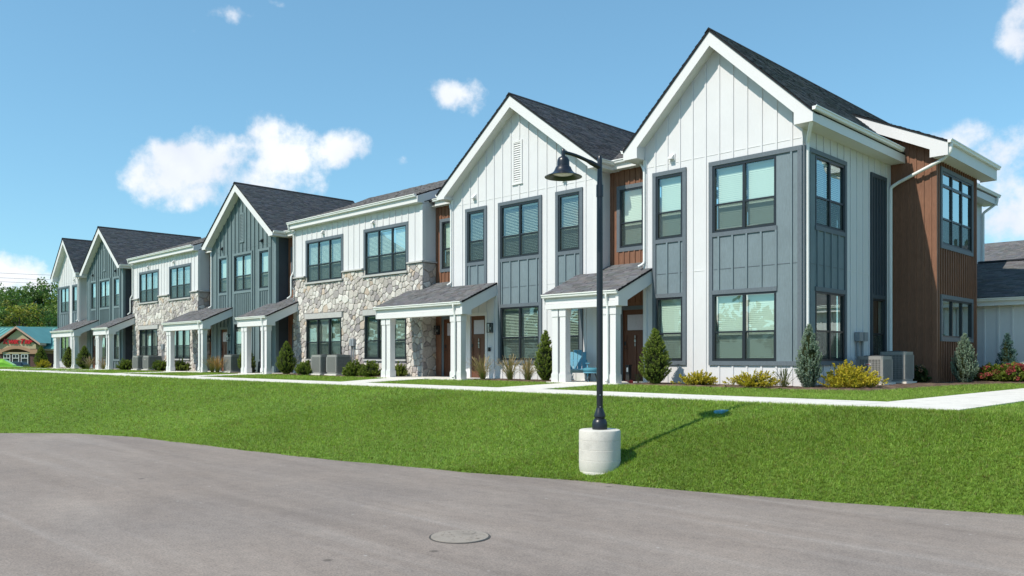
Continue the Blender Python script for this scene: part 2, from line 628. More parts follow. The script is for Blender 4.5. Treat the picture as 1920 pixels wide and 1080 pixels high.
def asphalt_mat():
    m, nt, b = new_mat('asphalt')
    v = coords(nt)
    # long tyre and roller marks run with the carriageway, broken patches and fine aggregate over them
    rot = nt.nodes.new('ShaderNodeMapping')
    rot.inputs['Rotation'].default_value = (0, 0, rad(-14))
    rot.inputs['Scale'].default_value = (.16, 1.1, 1)
    nt.links.new(v, rot.inputs['Vector'])
    n1 = nd(nt, 'ShaderNodeTexNoise', Scale=1.0, Detail=7.0, Roughness=.62, Distortion=.7)
    nt.links.new(rot.outputs[0], n1.inputs['Vector'])
    c1 = ramp(nt, n1.outputs[0], [(.30, (.215, .180, .158)), (.50, (.254, .215, .190)), (.72, (.298, .258, .230))])
    n2 = nd(nt, 'ShaderNodeTexNoise', Scale=.45, Detail=6.0, Roughness=.6)
    nt.links.new(v, n2.inputs['Vector'])
    c2 = ramp(nt, n2.outputs[0], [(.32, (.90, .90, .91)), (.66, (1.07, 1.05, 1.03))])
    c = mixc(nt, 'MULTIPLY', 1.0, c1, c2)
    rot2 = nt.nodes.new('ShaderNodeMapping')
    rot2.inputs['Rotation'].default_value = (0, 0, rad(-11))
    rot2.inputs['Scale'].default_value = (.07, 2.6, 1)
    nt.links.new(v, rot2.inputs['Vector'])
    n8 = nd(nt, 'ShaderNodeTexNoise', Scale=1.0, Detail=5.0, Roughness=.6, Distortion=.35)
    nt.links.new(rot2.outputs[0], n8.inputs['Vector'])
    f8 = ramp(nt, n8.outputs[0], [(.56, (0, 0, 0)), (.72, (.38, .38, .38))])
    c = mixc(nt, 'MIX', f8, c, (.36, .325, .30))
    n3 = nd(nt, 'ShaderNodeTexNoise', Scale=48.0, Detail=6.0, Roughness=.85)
    nt.links.new(v, n3.inputs['Vector'])
    c3 = ramp(nt, n3.outputs[0], [(.34, (.52,) * 3), (.50, (1.0,) * 3), (.68, (1.42, 1.40, 1.36))])
    c = mixc(nt, 'MULTIPLY', .85, c, c3)
    n7 = nd(nt, 'ShaderNodeTexNoise', Scale=7.0, Detail=10.0, Roughness=.82)
    nt.links.new(v, n7.inputs['Vector'])
    c7 = ramp(nt, n7.outputs[0], [(.34, (.86, .86, .865)), (.5, (1, 1, 1)), (.66, (1.12, 1.11, 1.10))])
    c = mixc(nt, 'MULTIPLY', 1.0, c, c7)
    # pale scuffs and small dark oil spots
    sm = nt.nodes.new('ShaderNodeMapping')
    sm.inputs['Scale'].default_value = (1.3, 4.0, 1)
    sm.inputs['Rotation'].default_value = (0, 0, rad(-30))
    nt.links.new(v, sm.inputs['Vector'])
    n4 = nd(nt, 'ShaderNodeTexNoise', Scale=1.7, Detail=9.0, Roughness=.78)
    nt.links.new(sm.outputs[0], n4.inputs['Vector'])
    f4 = ramp(nt, n4.outputs[0], [(.62, (0, 0, 0)), (.72, (1, 1, 1))])
    c = mixc(nt, 'MIX', mixc(nt, 'MULTIPLY', 1.0, f4, (.5, .5, .5)), c, (.30, .285, .27))
    vo = nd(nt, 'ShaderNodeTexVoronoi', Scale=.9)
    nt.links.new(v, vo.inputs['Vector'])
    f5 = ramp(nt, vo.outputs['Distance'], [(.025, (1, 1, 1)), (.05, (0, 0, 0))])
    c = mixc(nt, 'MIX', mixc(nt, 'MULTIPLY', 1.0, f5, (.6, .6, .6)), c, (.05, .045, .04))
    v6 = nd(nt, 'ShaderNodeTexVoronoi', Scale=3.1)
    nt.links.new(v, v6.inputs['Vector'])
    f6 = ramp(nt, v6.outputs['Distance'], [(.035, (1, 1, 1)), (.065, (0, 0, 0))])
    c = mixc(nt, 'MIX', mixc(nt, 'MULTIPLY', 1.0, f6, (.55, .55, .55)), c, (.46, .44, .42))
    nt.links.new(c, b.inputs['Base Color'])
    b.inputs['Roughness'].default_value = .88
    b.inputs['Specular IOR Level'].default_value = .25
    bp = nd(nt, 'ShaderNodeBump', Strength=.5, Distance=.006)
    nt.links.new(n3.outputs[0], bp.inputs['Height'])
    nt.links.new(bp.outputs[0], b.inputs['Normal'])
    return m
M['asphalt'] = asphalt_mat()

def ground_mat():
    m, nt, b = new_mat('turf_ground')
    v = coords(nt)
    n = nd(nt, 'ShaderNodeTexNoise', Scale=30.0, Detail=8.0, Roughness=.75)
    nt.links.new(v, n.inputs['Vector'])
    c = ramp(nt, n.outputs[0], [(.3, (.095, .16, .027)), (.5, (.130, .218, .037)), (.75, (.18, .27, .06))])
    n2 = nd(nt, 'ShaderNodeTexNoise', Scale=.35, Detail=5.0)
    nt.links.new(v, n2.inputs['Vector'])
    c2 = ramp(nt, n2.outputs[0], [(.3, (.85, .9, .85)), (.7, (1.15, 1.1, 1.0))])
    nt.links.new(mixc(nt, 'MULTIPLY', 1.0, c, c2), b.inputs['Base Color'])
    b.inputs['Roughness'].default_value = .95
    b.inputs['Specular IOR Level'].default_value = .1
    bp = nd(nt, 'ShaderNodeBump', Strength=.8, Distance=.04)
    nt.links.new(n.outputs[0], bp.inputs['Height'])
    nt.links.new(bp.outputs[0], b.inputs['Normal'])
    return m
M['turf'] = ground_mat()
M['mulch'] = attr_mat('bark_mulch', rough=.95, spec=.1, nscale=40, bump=.9, bdist=.02, nvar=.5)
M['meadow'] = plain('dry_meadow', (.30, .24, .08), rough=.95, var=.25, nscale=.4)
# ------------------------------------------------------------------ ground, road, walks
ROAD_Z = -0.96
EDGE = [(-23.4, -60), (-23.3, -5), (-23.0, 0), (-22.4, 3.0), (-21.4, 4.94), (-20.1, 6.15), (-18.15, 6.78), (-15.27, 7.11), (-12.65, 7.42),
        (-10.97, 7.79), (-9.19, 8.17), (-7.4, 8.72), (-5.78, 9.07), (-4.53, 9.44), (-3.44, 9.83), (-2.36, 10.23), (0, 11.05), (4, 12.3), (12, 14.0), (60, 22)]
ROAD_POLY = EDGE + [(60, -60)]

def in_poly(px, py, poly):
    inside = np.zeros(px.shape, bool)
    n = len(poly)
    for i in range(n):
        x0, y0 = poly[i]
        x1, y1 = poly[(i + 1) % n]
        if y0 == y1:
            continue
        c = ((y0 > py) != (y1 > py)) & (px < (x1 - x0) * (py - y0) / (y1 - y0) + x0)
        inside ^= c
    return inside

def edge_dist(px, py):
    best = np.full(px.shape, 1e9)
    for (x0, y0), (x1, y1) in zip(EDGE[:-1], EDGE[1:]):
        dx, dy = x1 - x0, y1 - y0
        t = np.clip(((px - x0) * dx + (py - y0) * dy) / (dx * dx + dy * dy), 0, 1)
        best = np.minimum(best, np.hypot(px - x0 - t * dx, py - y0 - t * dy))
    return np.where(in_poly(px, py, ROAD_POLY), -best, best)

def sstep(a, b, x):
    t = np.clip((x - a) / (b - a), 0, 1)
    return t * t * (3 - 2 * t)

_ex = np.array([e[0] for e in EDGE[4:]])
_ey = np.array([e[1] for e in EDGE[4:]])
def ground_z(px, py):
    px = np.asarray(px, float)
    py = np.asarray(py, float)
    d = edge_dist(px, py)
    D = np.clip((12.5 - np.interp(px, _ex, _ey)) * .93, 1.6, 6.4)
    s = np.clip(d / D, 0, 1)
    z = ROAD_Z + (-ROAD_Z - .012) * (1 - (1 - s) ** 1.35)
    z = np.where(d < 0, ROAD_Z + np.clip(d, -.14, 0), z)
    # the building pad ends in a bank towards the shop's lot, and the land drops away far out
    z = z + (-1.12 - z) * sstep(-74.5, -80, px)
    far = np.maximum(sstep(60, 110, py), sstep(25, 80, px))
    z = z + (-1.12 - z) * far * np.where(d > 0, 1, 0)
    z = z + (-1.12 - z) * sstep(-8, -25, py) * np.where(px < -23, 1, 0)
    return z

def gz(x, y):
    return float(ground_z(np.array([x]), np.array([y]))[0])

def axis(parts):
    a = []
    for (lo, hi, st) in parts:
        a += list(np.arange(lo, hi - 1e-6, st))
    a.append(parts[-1][1])
    return np.array(a)

gx = axis([(-2600, -600, 400), (-600, -120, 60), (-120, -82, 6), (-82, -72, .7), (-72, -34, 1.2), (-34, -24, .4), (-24, 6, .2), (6, 60, 3), (60, 600, 60), (600, 2600, 400)])
gy = axis([(-2600, -600, 400), (-600, -60, 60), (-60, -8, 6), (-8, 3, .6), (3, 15, .2), (15, 36, 1.0), (36, 120, 6), (120, 600, 60), (600, 2600, 400)])
GX, GY = np.meshgrid(gx, gy)
GZ = ground_z(GX, GY)
nx, ny = len(gx), len(gy)
idx = np.arange(nx * ny).reshape(ny, nx)
fq = np.stack([idx[:-1, :-1], idx[:-1, 1:], idx[1:, 1:], idx[1:, :-1]], -1).reshape(-1, 4)
g_me = arr_mesh('ground', np.stack([GX, GY, GZ], -1).reshape(-1, 3), fq, M['turf'], smooth=True)
ground = link_mesh('ground', g_me)
tag(ground, kind='structure')

def resample(pts, step):
    out = []
    for (x0, y0), (x1, y1) in zip(pts[:-1], pts[1:]):
        n = max(1, int(math.hypot(x1 - x0, y1 - y0) / step))
        for i in range(n):
            t = i / n
            out.append((x0 + (x1 - x0) * t, y0 + (y1 - y0) * t))
    out.append(pts[-1])
    return out

mb = MB()
e2 = []
for (x, y) in resample(EDGE, .35):
    j = .018
    y += .03 * math.sin(x * 2.3) + .02 * math.sin(x * 5.1 + 1)
    e2.append((x + random.uniform(-j, j), y + random.uniform(-j, j)))
mb.prism(e2 + [(60, -60)], ROAD_Z - .10, ROAD_Z, 'Z')
road = mb.build('road', M['asphalt'])
tag(road, kind='structure')

# concrete walks: one slab after another with open joints
WALK_POLYS = []
sidewalk = thing('sidewalk', (-9, 13.4, 0), 'pale concrete sidewalk of cast slabs running along the townhouse row', 'sidewalk')
del sidewalk['label'], sidewalk['category']
tag(sidewalk, kind='structure')
ZW = .014
def slab(poly, parent, z1=ZW, z0=-.09):
    return MB().prism(poly, z0, z1, 'Z').build('slab', M['walk'], parent)
x = -3.73
slab([(-5.245, 12.70), (-3.73, 12.70), (-3.73, 14.2), (-5.245, 14.2)], sidewalk)
xs = [-5.255 - 1.52 * i for i in range(47)]
for a, b in zip(xs[:-1], xs[1:]):
    slab([(b + .008, 12.70), (a, 12.70), (a, 14.2), (b + .008, 14.2)], sidewalk)
WALK_POLYS.append([(-76.5, 12.66), (-3.69, 12.66), (-3.69, 14.24), (-76.5, 14.24)])
for i in range(16):
    slab([(-5.28, 14.21 + 1.5 * i), (-3.73, 14.21 + 1.5 * i), (-3.73, 15.70 + 1.5 * i), (-5.28, 15.70 + 1.5 * i)], sidewalk)
WALK_POLYS.append([(-5.32, 12.7), (-3.69, 12.7), (-3.69, 38), (-5.32, 38)])

def path_to(a0, a1, b0, b1, ya=14.21, yb=18.19):
    """entry walk from the sidewalk to a porch slab, in three slabs; a* right and left X at the sidewalk, b* at the porch"""
    p = thing('entry_path', ((a0 + b0) / 2, (ya + yb) / 2, 0), 'x x x x', 'path')
    del p['label'], p['category']
    tag(p, kind='structure')
    n = 3
    for i in range(n):
        t0, t1 = i / n, (i + 1) / n
        y0, y1 = ya + (yb - ya) * t0, ya + (yb - ya) * t1 - .008
        def X(s, t): return (a0 + (b0 - a0) * t) if s else (a1 + (b1 - a1) * t)
        slab([(X(0, t0), y0), (X(1, t0), y0), (X(1, t1), y1), (X(0, t1), y1)], p)
    WALK_POLYS.append([(a1 - .04, ya), (a0 + .04, ya), (b0 + .04, yb), (b1 - .04, yb)])
PER = -19.73
path_to(-13.2, -14.7, -14.40, -16.0)
path_to(-20.4, -21.7, -22.6, -24.6)
path_to(-31.9, -33.2, -34.3, -36.0)
path_to(-20.4 + PER, -21.7 + PER, -22.6 + PER, -24.6 + PER)
path_to(-31.9 + PER, -33.2 + PER, -34.3 + PER, -36.0 + PER)
path_to(-20.4 + 2 * PER, -21.7 + 2 * PER, -22.6 + 2 * PER, -24.6 + 2 * PER)

# mulch beds along the foot of the walls
BED_POLYS = []
def bed(poly):
    xs = [p[0] for p in poly]; ys = [p[1] for p in poly]
    ax = np.arange(min(xs), max(xs) + .001, .11)
    ay = np.arange(min(ys), max(ys) + .001, .11)
    X, Y = np.meshgrid(ax, ay)
    X = X + RNG.uniform(-.04, .04, X.shape); Y = Y + RNG.uniform(-.04, .04, Y.shape)
    Z = .028 + RNG.uniform(-.014, .018, X.shape)
    inside = in_poly(X, Y, poly)
    Z = np.where(inside, Z, -.03)
    n1, n2 = len(ax), len(ay)
    ii = np.arange(n1 * n2).reshape(n2, n1)
    q = np.stack([ii[:-1, :-1], ii[:-1, 1:], ii[1:, 1:], ii[1:, :-1]], -1).reshape(-1, 4)
    cols = np.array([.155, .105, .078]) * RNG.uniform(.55, 1.5, (n1 * n2, 1)) * RNG.uniform(.93, 1.07, (n1 * n2, 3))
    o = link_mesh('mulch_bed', arr_mesh('mulch_bed', np.stack([X, Y, Z], -1).reshape(-1, 3), q, M['mulch'], cols))
    tag(o, kind='structure')
    BED_POLYS.append(poly)
bed([(-14.05, 18.42), (-9.2, 18.35), (-7.4, 18.9), (-7.2, 24.6), (-6.0, 29.0), (-5.5, 30.4), (-9.6, 30.4), (-9.6, 19.9), (-14.05, 19.9)])
for k in range(3):
    bed([(-20.45 + PER * k, 18.45), (-16.85 + PER * k, 18.45), (-16.85 + PER * k, 19.9), (-20.45 + PER * k, 19.9)])
for k in range(2):
    bed([(-34.0 + PER * k, 18.35), (-25.45 + PER * k, 18.35), (-25.45 + PER * k, 19.9), (-34.0 + PER * k, 19.9)])
bed([(-71.5, 18.4), (-66.0, 18.4), (-66.0, 19.9), (-71.5, 19.9)])
SLAB_POLYS = []
# ------------------------------------------------------------------ townhouses
YW = 19.8        # front wall plane
YG = 20.45       # recessed wall plane of the entry gaps
ZS = 6.56        # soffit height
ZR = 9.63        # ridge
YR = 26.5        # main ridge line
YB = 33.2        # rear

def wallface(mb, axis, plane, u0, u1, z0, z1, openings, inward, depth=.16, eps=1e-6):
    """rectangular wall with true openings and their reveals; axis 'Y': wall in the X-Z plane at Y=plane"""
    us = sorted(set([u0, u1] + [v for o in openings for v in (o[0], o[1])]))
    zs = sorted(set([z0, z1] + [v for o in openings for v in (o[2], o[3])]))
    us = [u for u in us if u0 - eps <= u <= u1 + eps]
    zs = [z for z in zs if z0 - eps <= z <= z1 + eps]
    def P(u, d, z): return (u, plane + d * inward, z) if axis == 'Y' else (plane + d * inward, u, z)
    for a, b in zip(us[:-1], us[1:]):
        for c, d in zip(zs[:-1], zs[1:]):
            um, zm = (a + b) / 2, (c + d) / 2
            if any(o[0] < um < o[1] and o[2] < zm < o[3] for o in openings):
                continue
            mb.poly([P(a, 0, c), P(b, 0, c), P(b, 0, d), P(a, 0, d)])
    for (a, b, c, d) in openings:
        mb.poly([P(a, 0, c), P(a, depth, c), P(a, depth, d), P(a, 0, d)])
        mb.poly([P(b, 0, c), P(b, depth, c), P(b, depth, d), P(b, 0, d)])
        if c > z0 + .001: mb.poly([P(a, 0, c), P(b, 0, c), P(b, depth, c), P(a, depth, c)])
        if d < z1 - .001: mb.poly([P(a, 0, d), P(b, 0, d), P(b, depth, d), P(a, depth, d)])

def lbox(mb, axis, plane, inward, u0, u1, d0, d1, z0, z1):
    """box in wall coordinates: d = depth behind the wall face (negative = proud)"""
    a, b = plane + d0 * inward, plane + d1 * inward
    if axis == 'Y': mb.box(u0, u1, a, b, z0, z1)
    else: mb.box(a, b, u0, u1, z0, z1)

def lpiece(name, mat, axis, plane, inward, u0, u1, d0, d1, z0, z1, parent):
    a, b = plane + d0 * inward, plane + d1 * inward
    if axis == 'Y': return piece(name, mat, u0, u1, min(a, b), max(a, b), z0, z1, parent)
    return piece(name, mat, min(a, b), max(a, b), u0, u1, z0, z1, parent)

def window(house, axis, plane, inward, u0, u1, z0, z1, n=1, rail=None, blind='closed', transom=None, fixed=False, proud=.012, seed=0, cols=None):
    """window > frame mesh with its panes, screens and blinds as sub-parts"""
    rr = random.Random(seed * 131 + int(u0 * 10))
    fw, mw, rw = .052, .075, .050
    proud = min(proud, .022) if proud < .045 else proud
    mb = MB()
    L = lambda *a: lbox(mb, axis, plane, inward, *a)
    L(u0, u0 + fw, -proud, .055, z0, z1)
    L(u1 - fw, u1, -proud, .055, z0, z1)
    L(u0 + fw, u1 - fw, -proud, .055, z0, z0 + fw)
    L(u0 + fw, u1 - fw, -proud, .055, z1 - fw, z1)
    lights = []
    w = (u1 - u0 - 2 * fw - (n - 1) * mw) / n
    for i in range(n):
        a = u0 + fw + i * (w + mw)
        lights.append((a, a + w))
        if i < n - 1:
            L(a + w, a + w + mw, -proud + .006, .05, z0 + fw, z1 - fw)
    bands = []
    ztop = z1 - fw
    if transom:
        for (a, b) in lights: L(a, b, -.01, .05, transom - .04, transom + .04)
        bands.append((transom + .04, ztop, False))
        ztop = transom - .04
    if rail:
        for (a, b) in lights: L(a, b, -.008, .05, rail - rw / 2, rail + rw / 2)
        bands.append((rail + rw / 2, ztop, False))
        bands.append((z0 + fw, rail - rw / 2, True))
        for (a, b) in lights:      # the lower sash has its own slim rim behind the screen
            L(a, a + .03, .018, .05, z0 + fw, rail - rw / 2)
            L(b - .03, b, .018, .05, z0 + fw, rail - rw / 2)
            L(a, b, .018, .05, z0 + fw, z0 + fw + .035)
    else:
        bands.append((z0 + fw, ztop, False))
    win = mb.build('window', M['frame'], house)
    def Q(a, b, c, d, dep):
        p = plane + dep * inward
        if axis == 'Y': return [(a, p, c), (b, p, c), (b, p, d), (a, p, d)]
        return [(p, a, c), (p, b, c), (p, b, d), (p, a, d)]
    for (a, b) in lights:
        for (c, d, low) in bands:
            MB().poly(Q(a, b, c, d, .026)).build('pane', M['glass'], win)
            if low and not fixed:
                MB().poly(Q(a + .004, b - .004, c + .003, d - .003, .008)).build('screen', M['screen'], win)
    if blind:
        for (a, b) in lights:
            bm_ = MB()
            zb, zt = z0 + fw + .01, z1 - fw
            low = zb
            if blind == 'raised': low = zb + .55 * (zt - zb)
            pitch = .052
            tilt = {'closed': rad(78), 'open': rad(28), 'half': rad(46), 'raised': rad(60)}[blind] + rr.uniform(-.04, .04)
            hw = .033 if blind == 'closed' else .029
            z = zt - .05
            lbox(bm_, axis, plane, inward, a + .004, b - .004, .118, .158, zt - .045, zt)
            while z > low + .04:
                dy, dz = hw * math.cos(tilt), hw * math.sin(tilt)
                p0 = plane + (.138 - dy) * inward
                p1 = plane + (.138 + dy) * inward
                zc = z + rr.uniform(-.0015, .0015)
                if axis == 'Y': bm_.poly([(a + .006, p0, zc - dz), (b - .006, p0, zc - dz), (b - .006, p1, zc + dz), (a + .006, p1, zc + dz)])
                else: bm_.poly([(p0, a + .006, zc - dz), (p0, b - .006, zc - dz), (p1, b - .006, zc + dz), (p1, a + .006, zc + dz)])
                z -= pitch
            lbox(bm_, axis, plane, inward, a + .006, b - .006, .12, .156, low, low + .025)
            bm_.build('blind', M['blind'], win)
    return win

def trim_ring(house, mat, axis, plane, inward, u0, u1, z0, z1, w=.115, proud=.026, sides='lrtb'):
    """boards round an opening; each board is a part"""
    if 't' in sides: lpiece('trim_board', mat, axis, plane, inward, u0, u1, -proud - .003, .0, z1 - w, z1, house)
    if 'b' in sides: lpiece('trim_board', mat, axis, plane, inward, u0, u1, -proud - .003, .0, z0, z0 + w, house)
    zb = z0 + (w if 'b' in sides else 0)
    zt = z1 - (w if 't' in sides else 0)
    if 'l' in sides: lpiece('trim_board', mat, axis, plane, inward, u0, u0 + w, -proud, .0, zb, zt, house)
    if 'r' in sides: lpiece('trim_board', mat, axis, plane, inward, u1 - w, u1, -proud, .0, zb, zt, house)

def battens(wall, mat, axis, plane, inward, us, z0, ztop, holes, w=.052, d=.024, name='batten'):
    """vertical battens, each cut where a trim ring or panel stands in the way"""
    for u in us:
        zt = ztop(u) if callable(ztop) else ztop
        cuts = sorted([(c, e) for (a, b, c, e) in holes if a - w / 2 < u < b + w / 2])
        z = z0
        segs = []
        for (c, e) in cuts:
            if c - z > .05: segs.append((z, min(c, zt)))
            z = max(z, e)
        if zt - z > .05: segs.append((z, zt))
        for (a, b) in segs:
            if b - a > .04:
                lpiece(name, mat, axis, plane, inward, u - w / 2, u + w / 2, -d, 0.002, a, b, wall)

def steps(a, b, s):
    out = []
    x = a
    while x <= b + 1e-6:
        out.append(x)
        x += s
    return out

def joint(wall, mat, axis, plane, inward, u0, u1, z, holes, us, w=.056):
    """horizontal sheet joint between battens, as thin flashing strips"""
    xs = [u0] + [u for u in us if u0 < u < u1] + [u1]
    for a, b in zip(xs[:-1], xs[1:]):
        a2, b2 = a + w / 2, b - w / 2
        if b2 - a2 < .03 or any(h[0] - .02 < (a + b) / 2 < h[1] + .02 and h[2] - .03 < z < h[3] + .03 for h in holes):
            continue
        lpiece('flashing', mat, axis, plane, inward, a2, b2, -.009, .001, z - .008, z + .008, wall)

# ---- roofs
def shingles(parent, O, U, V, lu, lv, seed=0, clip=None):
    """courses of asphalt tabs over a slope: real overlapping pieces, too small to pick apart, joined"""
    rng = np.random.default_rng(seed + 100)
    O, U, V = np.array(O, float), np.array(U, float), np.array(V, float)
    U = U / np.linalg.norm(U)
    V = V / np.linalg.norm(V)
    Nn = np.cross(U, V)
    if Nn[2] < 0: Nn = -Nn
    exp = .143
    rows = int(math.ceil(lv / exp))
    vs, cs = [], []
    for r in range(rows):
        v0 = r * exp
        v1 = min(v0 + exp + .03, lv)
        u = -rng.uniform(0, .25)
        while u < lu:
            w = rng.uniform(.14, .34)
            a, b = max(u, 0), min(u + w, lu)
            u += w
            if b - a < .02: continue
            if clip is not None and not clip(O + U * (a + b) / 2 + V * v0): continue
            h0 = rng.choice([.014, .020, .028])
            h1 = .004
            lowv = v0 + rng.uniform(-.006, .006)
            p = [O + U * a + V * lowv, O + U * b + V * lowv, O + U * (b) + V * v1, O + U * (a) + V * v1]
            vs += [p[0] + Nn * h0, p[1] + Nn * h0, p[2] + Nn * h1, p[3] + Nn * h1, p[0], p[1]]
            k = rng.uniform(.78, 1.22)
            c = np.array([.142, .142, .144]) * k * np.array([rng.uniform(.95, 1.08), 1, rng.uniform(.96, 1.1)])
            cs += [c] * 6
    n = len(vs) // 6
    b = np.arange(n)[:, None] * 6
    f = np.concatenate([b + np.array([[0, 1, 2, 3]]), b + np.array([[4, 5, 1, 0]])], 0)
    vs = np.array(vs)
    org = vs.mean(0)
    me = arr_mesh('shingles', vs - org, f, M['shingle'], np.array(cs))
    o = link_mesh('shingles', me, parent, tuple(org))
    tag(o, kind='stuff')
    return o

GUT = [(0, 0), (-.075, 0), (-.088, .02), (-.092, .055), (-.118, .078), (-.118, .105), (-.108, .105), (-.1, .085), (0, .085)]
def gutter(parent, axis, a, b, edge, ztop, sign=-1, name='gutter'):
    """K-profile eaves gutter; axis 'X' runs along X facing -Y, axis 'Y' runs along Y facing +X"""
    if axis == 'X':
        prof = [(edge - .002 + p[0], ztop - .105 + p[1]) for p in GUT]
        mb = MB().prism(prof, a, b, 'X')
    else:
        prof = [(edge + .002 * sign - p[0] * (1 if sign > 0 else -1), ztop - .105 + p[1]) for p in GUT]
        mb = MB().prism(prof, a, b, 'Y')
    return mb.build(name, M['gutter'], parent)

def downspout(house, pts, r=.038, mat='gutter', name='downspout'):
    mb = MB()
    P = [Vector(p) for p in pts]
    # round the elbows a little
    path = [P[0]]
    for i in range(1, len(P) - 1):
        a = (P[i - 1] - P[i]).normalized(); b = (P[i + 1] - P[i]).normalized()
        d = min(.07, (P[i - 1] - P[i]).length * .4, (P[i + 1] - P[i]).length * .4)
        path += [P[i] + a * d, P[i] + (a + b) * d * .22, P[i] + b * d]
    path.append(P[-1])
    mb.tube(path, r, 8)
    return mb.build(name, M[mat], house, smooth=True, sharp=50)

def gable_roof(house, xl, xr, ov, y0, y1, ze, zr=ZR, wallmat='white', seed=0, cut=None):
    """front gable: xl/xr wall corners, ov side overhang; roof > boards, soffits, gutters, shingles"""
    xc = (xl + xr) / 2
    run = (xr - xl) / 2 + ov
    sl = (zr - ze) / run
    th = .05
    mb = MB()
    for s in (-1, 1):
        xe = xc + s * run
        prof = [(xc, zr), (xe, ze), (xe, ze - th), (xc, zr - th * 1.3)]
        if s < 0: prof = prof[::-1]
        mb.prism(prof, y0 - .03, y1, 'Y')
    roof = mb.build('roof', M['roof_deck'], house)
    L = math.hypot(run, zr - ze)
    for s in (-1, 1):
        xe = xc + s * run
        shingles(roof, (xe, y0 - .035, ze), (0, 1, 0), (-s * run, 0, zr - ze), y1 - y0 + .03, L, seed * 7 + s + 2, clip=cut)
    # ridge cap
    MB().prism([(xc - .13, zr - .13 * sl + .03), (xc, zr + .035), (xc + .13, zr - .13 * sl + .03), (xc, zr - .02)], y0 - .05, y1, 'Y').build('ridge_cap', M['roof_deck'], roof)
    bw = .40
    for s in (-1, 1):
        xe = xc + s * run
        xw = xc + s * (run - ov - .04)
        def top(x): return zr - abs(x - xc) * sl - th
        prof = [(xc, top(xc)), (xe, top(xe)), (xe, ZS), (xw, ZS), (xw, top(xw) - bw), (xc, top(xc) - bw)]
        MB().prism(prof, y0, y0 + .035, 'Y').build('rake_board', M['trim_white'], roof)
        # sloping soffit between the rake board and the wall
        mbs = MB().prism([(xc, top(xc) - .30), (xw, top(xw) - .30), (xw, top(xw) - .33), (xc, top(xc) - .33)], y0 + .035, YW + .02, 'Y')
        mbs.build('soffit', M['soffit'], roof)
        # boxed return at the foot of the rake, and the level soffit down the side
        ye = y1
        mbr = MB()
        pf = [(xe, ZS), (xw, ZS), (xw, top(xw) - .31), (xe, top(xe) - .02)]
        mbr.prism(pf, y0 + .0355, YW - .002, 'Y')
        mbr.build('eave_return', M['trim_white'], roof)
        MB().box(xw if s > 0 else xe + .02, xe - .02 if s > 0 else xw, YW, ye, ZS, ZS + .02).build('soffit', M['soffit'], roof)
        MB().box(xe - (.03 if s > 0 else 0), xe + (0 if s > 0 else .03), YW - .0015, ye, ZS - .01, top(xe) - .003).build('fascia', M['trim_white'], roof)
    return roof, xc, run, sl, th

def rect_roof(house, x0, x1, ye, ze, yr=YR, zr=ZR - .03, seed=0, th=.05, clip=None):
    """roof slope facing the street with a mirrored rear slope"""
    mb = MB()
    mb.prism([(ye, ze), (yr, zr), (yr, zr - th * 1.2), (ye, ze - th)], x0, x1, 'X')
    mb.prism([(yr, zr), (2 * yr - 19.8 + .3, ZS + .1), (2 * yr - 19.8 + .3, ZS), (yr, zr - th * 1.2)], x0, x1, 'X')
    roof = mb.build('roof', M['roof_deck'], house)
    shingles(roof, (x0, ye - .01, ze), (1, 0, 0), (0, yr - ye, zr - ze), x1 - x0, math.hypot(yr - ye, zr - ze), seed, clip=clip)
    return roof

